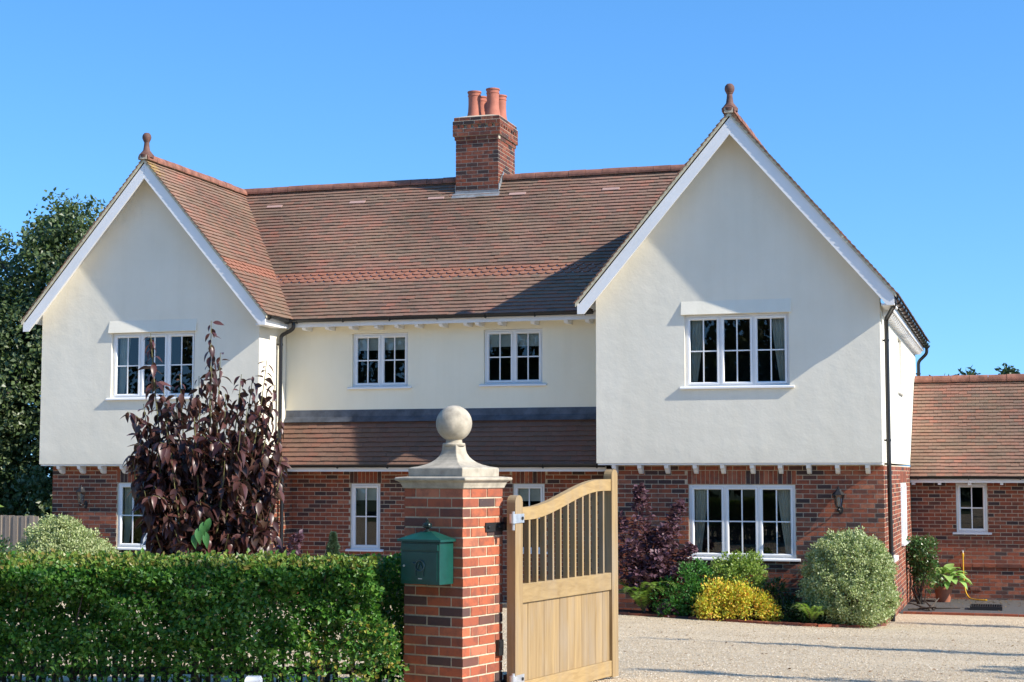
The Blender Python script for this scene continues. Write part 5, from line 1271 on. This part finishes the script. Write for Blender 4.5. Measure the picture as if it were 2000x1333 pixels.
hosta = thing('hosta', (-1.36, 32.45, zz_ + .27), 'broad bright green leaves growing in the terracotta pot', 'plant'); mb = MB()
HM = []
for c_ in (.35, .6, .85):
    nx = 8; vs = []; fs = []
    for i in range(nx):
        f = i / (nx - 1); w = .40 * math.sin(math.pi * f ** .8) ** .8 * (1 - .2 * f) + .003; z = .25 * f - c_ * f * f
        vs += [(f, -w, z + .10 * w / .4), (f, 0, z), (f, w, z + .10 * w / .4)]
    for i in range(nx - 1): b_ = i * 3; fs += [(b_, b_ + 1, b_ + 4, b_ + 3), (b_ + 1, b_ + 2, b_ + 5, b_ + 4)]
    me = bpy.data.meshes.new('leaf'); me.from_pydata(vs, [], fs); me.update(); me.materials.append(M['l_hosta']); me.polygons.foreach_set('use_smooth', [True] * len(fs)); HM.append(me)
for i in range(46):
    a = i * 2.399; el = .15 + .85 * (i / 46); r_ = .06 + .16 * (1 - i / 46); hp = Vector((-1.31 + r_ * math.cos(a) * 1.35, 32.42 + r_ * math.sin(a), zz_ + .27 + .13 + .20 * (i / 46) + random.uniform(-.02, .03)))
    mb.tube([(-1.36 + .04 * math.cos(a), 32.45 + .04 * math.sin(a), zz_ + .265), tuple(hp)], [.005, .004], 5)
    ax_ = Vector((math.cos(a), math.sin(a), el - .35)).normalized(); sd_ = Vector((0, 0, 1)).cross(ax_).normalized(); n_ = ax_.cross(sd_); m4 = Matrix((ax_, sd_, n_)).transposed().to_4x4() @ Matrix.Scale(random.uniform(.19, .27), 4); m4.translation = hp
    o = bpy.data.objects.new('leaf', HM[i % 3]); COL.objects.link(o); o.parent = hosta; o.matrix_parent_inverse = Matrix.Translation(-hosta.location); o.matrix_basis = m4
mb.build('stalks', M['stem'], hosta)
t = thing('hose', (-1.0, 33.3, 0), 'yellow garden hose hanging from a tap on the outbuilding wall', 'hose')
pts = [(-1.01, 33.32, .90), (-1.01, 33.31, .6), (-1.0, 33.30, .35), (-.97, 33.26, .15), (-.90, 33.15, .05), (-.78, 33.0, .042), (-.66, 32.92, .04), (-.58, 32.9, .04)]
fine = []
for i in range(len(pts) - 1):
    for k_ in range(5): fine.append(Vector(pts[i]).lerp(Vector(pts[i + 1]), k_ / 5))
for _ in range(3): fine = [fine[0]] + [(fine[i - 1] + fine[i] * 2 + fine[i + 1]) / 4 for i in range(1, len(fine) - 1)] + [fine[-1]]
mb = MB(); mb.tube(fine, .013, 8); mb.build('tube', M['hose'], t, True)
mb = MB(); mb.lathe([(.02, -.05), (.022, .0), (.016, .02)], (-1.01, 33.32, .90), 10); mb.tube([(-.565, 32.9, .04), (-.60, 32.9, .04)], .02, 8); mb.build('connector', M['hose'], t)
t = thing('garden_tap', (-1.01, 33.38, .93), 'small metal garden tap on the outbuilding wall above the hose', 'tap'); mb = MB(); mb.tube([(-1.01, 33.397, .95), (-1.01, 33.34, .95), (-1.01, 33.32, .925)], .011, 8); mb.build('spout', M['zinc'], t)
mb = MB(); mb.box(-1.035, -.985, 33.345, 33.36, .965, .975); mb.build('handle', M['zinc'], t)
t = thing('drain_grate', (-.5, 31.0, .03), 'black ribbed drain grate lying on the dark yard', 'grate'); zg = g(-.5, 30.6) + .022
mb = MB(); mb.box(-.82, -.27, 30.3, 30.33, zg, zg + .07); mb.box(-.82, -.27, 30.87, 30.9, zg, zg + .07); mb.box(-.82, -.79, 30.33, 30.87, zg, zg + .07); mb.box(-.30, -.27, 30.33, 30.87, zg, zg + .07); mb.build('frame', M['iron'], t)
for i in range(12):
    x = -.775 + i * .04; mb = MB(); mb.box(x, x + .018, 30.33, 30.87, zg + .02, zg + .068); mb.build('bar', M['iron'], t)
for i, (x, y, a, ln) in enumerate(((-1.62, 29.9, .3, .5), (-1.5, 30.0, 2.0, .4), (-1.42, 29.95, 1.1, .35), (-1.35, 30.05, .1, .75), (-1.7, 30.1, 2.6, .4), (-1.55, 29.8, -.6, .45))):
    zg = g(x, y) + .03; d_ = Vector((math.cos(a), math.sin(a), 0)) * ln / 2; mb = MB(); up_z = (.02, .12, .18, .015, .09, .05)[i]
    mb.tube([(x - d_.x, y - d_.y, zg + .015), (x, y, zg + .02 + up_z * .5), (x + d_.x, y + d_.y, zg + .02 + up_z)], [.02, .017, .01], 6)
    tag(mb.build('fallen_stick', M['bark'], None, True), ('thick dead stick at the left of the stick heap below the climbing shrub', 'dead stick tilted up behind the stick heap', 'steepest upright dead stick of the heap', 'long thin stick lying flat to the right of the heap', 'dead stick at the back of the heap beside the wall', 'front dead stick of the heap nearest the gravel')[i], 'stick', 'heap of dead sticks')

# ------------------------------------------------------------------ fallen leaves on the yard and along the drive's edges
n = 420; x = np.concatenate([rng.uniform(-1.9, .4, 260), rng.uniform(-6.5, .3, 160)]); y = np.concatenate([33.3 - np.abs(rng.normal(0, 1.2, 260)), rng.uniform(14, 25, 160)])
y = np.clip(y, 14, 33.3); C = np.stack([x, y, np.array([g(a, b) for a, b in zip(x, y)]) + .03], -1)
ax = rdirs(n); ax[:, 2] *= .15; o = leaves('fallen_leaves', C, ax, np.array([0, 0, 1.]) + rdirs(n) * .3, rng.uniform(.03, .06, n), rng.uniform(.02, .04, n), leaf_mat('dead_leaf', [(.16, .08, .03), (.24, .13, .05), (.12, .07, .035), (.30, .2, .07)], .7, .1), None)
tag(o, 'dry brown fallen leaves scattered on the yard and drive', 'leaves', kind='stuff')
